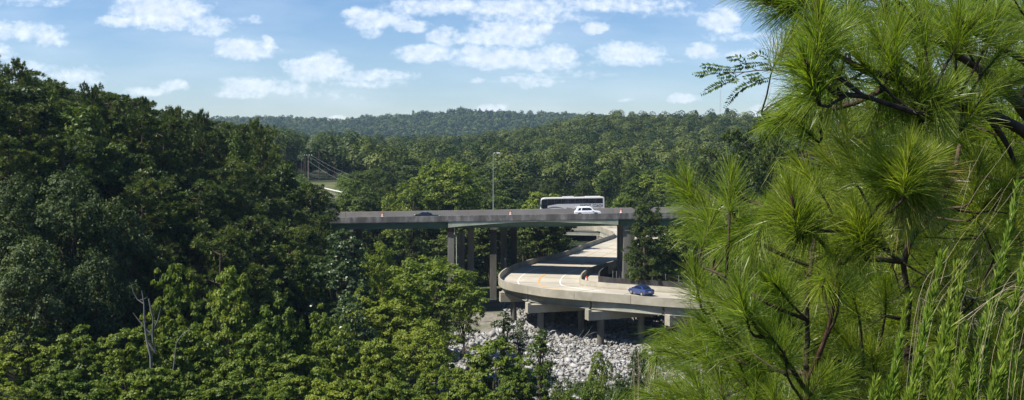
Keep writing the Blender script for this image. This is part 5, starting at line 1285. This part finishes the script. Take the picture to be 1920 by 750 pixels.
# dry stalks
def stalks(name, specs, label, mat, cat, r0=.0009):
    b0_ = None; mb = MB()
    for pts in specs:
        P = catmull(pts, .04)
        if b0_ is None: b0_ = P[0].copy()
        mb.tube([p - b0_ for p in P], list(np.linspace(r0, r0 * .35, len(P))), 4)
    o = mb.build(name, mat, None, fix=False); o.location = b0_; tag(o, label, cat); return o
sp = []
for k in range(34):
    bx = r4.uniform(1640, 1900); D = r4.uniform(2.4, 3.2); ang_ = math.radians(r4.choice([r4.uniform(52, 76), r4.uniform(18, 58), r4.uniform(18, 50)])); Lp = r4.uniform(180, 430)
    bt = W(bx, 800, D); g = np.array([bt[0], bt[1], gz_(bt[0], bt[1])]); mpt = W(bx + 70 * math.cos(ang_), 660, D); tip = W(bx + 70 * math.cos(ang_) + Lp * math.cos(ang_), 640 - Lp * math.sin(ang_), D + r4.uniform(-.2, .2)); q = (mpt + tip) / 2 + np.array([-.02, 0, .03 + .02 * r4.normal()])
    sp.append([g, mpt, q, tip])
    if k % 3 == 0: t2 = q + (tip - mpt) * .3 + np.array([r4.normal() * .05, 0, r4.normal() * .04]); sp.append([(mpt + q) / 2, (q + t2) / 2, t2])
stalks('dry_stalks', sp, 'tangle of thin dry straw coloured stalks crossing the green weeds at lower right', M_straw, 'dry grass')
sp = []
for k in range(13):
    bx = r4.uniform(1180, 1260); D = 4.4 + r4.normal() * .2; bt = W(bx, 800, D); g = np.array([bt[0], bt[1], gz_(bt[0], bt[1])]); s_ = r4.choice([-.4, 1, 1, 1]); h = r4.uniform(10, 120); e = r4.uniform(20, 70)
    sp.append([g, W(bx + s_ * 10, 740, D), W(bx + s_ * e * .45, 740 - h * .8, D), W(bx + s_ * e, 740 - h, D - .1), W(bx + s_ * e * 1.5, 740 - h * .92, D - .15)])
stalks('dry_twigs', sp, 'pale arching dry twigs at the bottom edge left of the near pines', M_straw, 'dry twigs', .0018)
# small dead hanging leaf and twig in the middle of the pines
# pinnate leaved branch against the sky
D = 3.1; mg = empty('leafy_sprig', W(1470, 134, D)); tag(mg, 'small branch of feathery fern like leaves poking out left of the pine against the sky', 'branch'); mb0 = np.array(mg.location)
mb = MB(); 
for pts, r0 in [([(1620,150,3.2),(1540,140,3.15),(1459,132,D),(1420,132,D),(1396,135,D),(1355,135,D)], .003), ([(1420,132,D),(1410,127,D),(1399,121,D)], .0015), ([(1459,140,D),(1440,128,D),(1442,111,D)], .0015), ([(1396,135,D),(1384,141,D),(1373,149,D)], .0015), ([(1520,148,3.12),(1480,150,D),(1448,147,D)], .002), ([(1459,132,D),(1445,124,D),(1435,118,D)], .0015), ([(1440,133,D),(1434,134,D),(1429,136,D)], .0012)]:
    P = catmull([W(*p) for p in pts], .01); mb.tube([p - mb0 for p in P], list(np.linspace(r0, r0*.5, len(P))), 5)
mb.build('stem', M_redtwig, mg, fix=False)
fr = [[(1442,111),(1432,103),(1422,100.5),(1403,107)], [(1399.5,121),(1392,112),(1384,108),(1366,110)], [(1435,118),(1400,122),(1388,125),(1372,128),(1355,127)], [(1372,128),(1355,127),(1328,123),(1315,125)], [(1355,135),(1336,134),(1317,138),(1300,138)],
      [(1384,141),(1374,139),(1364,140),(1347,144)], [(1373,149),(1355,155),(1336,164),(1316,176)], [(1448,147),(1411,155),(1388,166),(1373,181),(1359,201)], [(1429,136),(1418,141),(1396,145)], [(1429,136),(1426,144),(1416,150)], [(1373,142),(1378,148),(1370,152)], [(1450,128),(1440,124),(1428,124)]]
for f in fr:
    dz = r4.uniform(-.05, .05); P = catmull([W(a, b, D + dz * (i / len(f))) for i, (a, b) in enumerate(f)], .006); bl = Blades(); Vv, tt = [], []
    mbx = MB(); n = len(P)
    pos, nn2, uu, L_ = [], [], [], []
    for i in range(1, n):
        ax = nrm(P[i] - P[i-1]); upv = nrm(np.array([.1, -.75, .55])); sd_ = nrm(np.cross(ax, upv)); prof_ = math.sin(math.pi * min(.97, .12 + .85 * i / n)) ** .6
        for s_ in (-1, 1):
            u_ = nrm(sd_ * s_ * .8 + ax * .55 + np.array([0, 0, -.25])); l_ = .020 * prof_ * r4.uniform(.85, 1.15); pos.append(P[i] + u_ * l_ * .5); uu.append(u_); nn2.append(upv + r4.normal(size=3) * .3); L_.append(l_)
    me = quads_mesh('frond', leaves(np.array(pos) - mb0, np.array(nn2), np.array(L_), np.array(L_) * .42, bend=.05, r=r4, U=np.array(uu)), np.repeat(r4.uniform(.2, .9, len(pos)), 4), L_mimosa)
    link(bpy.data.objects.new('frond', me), mg)
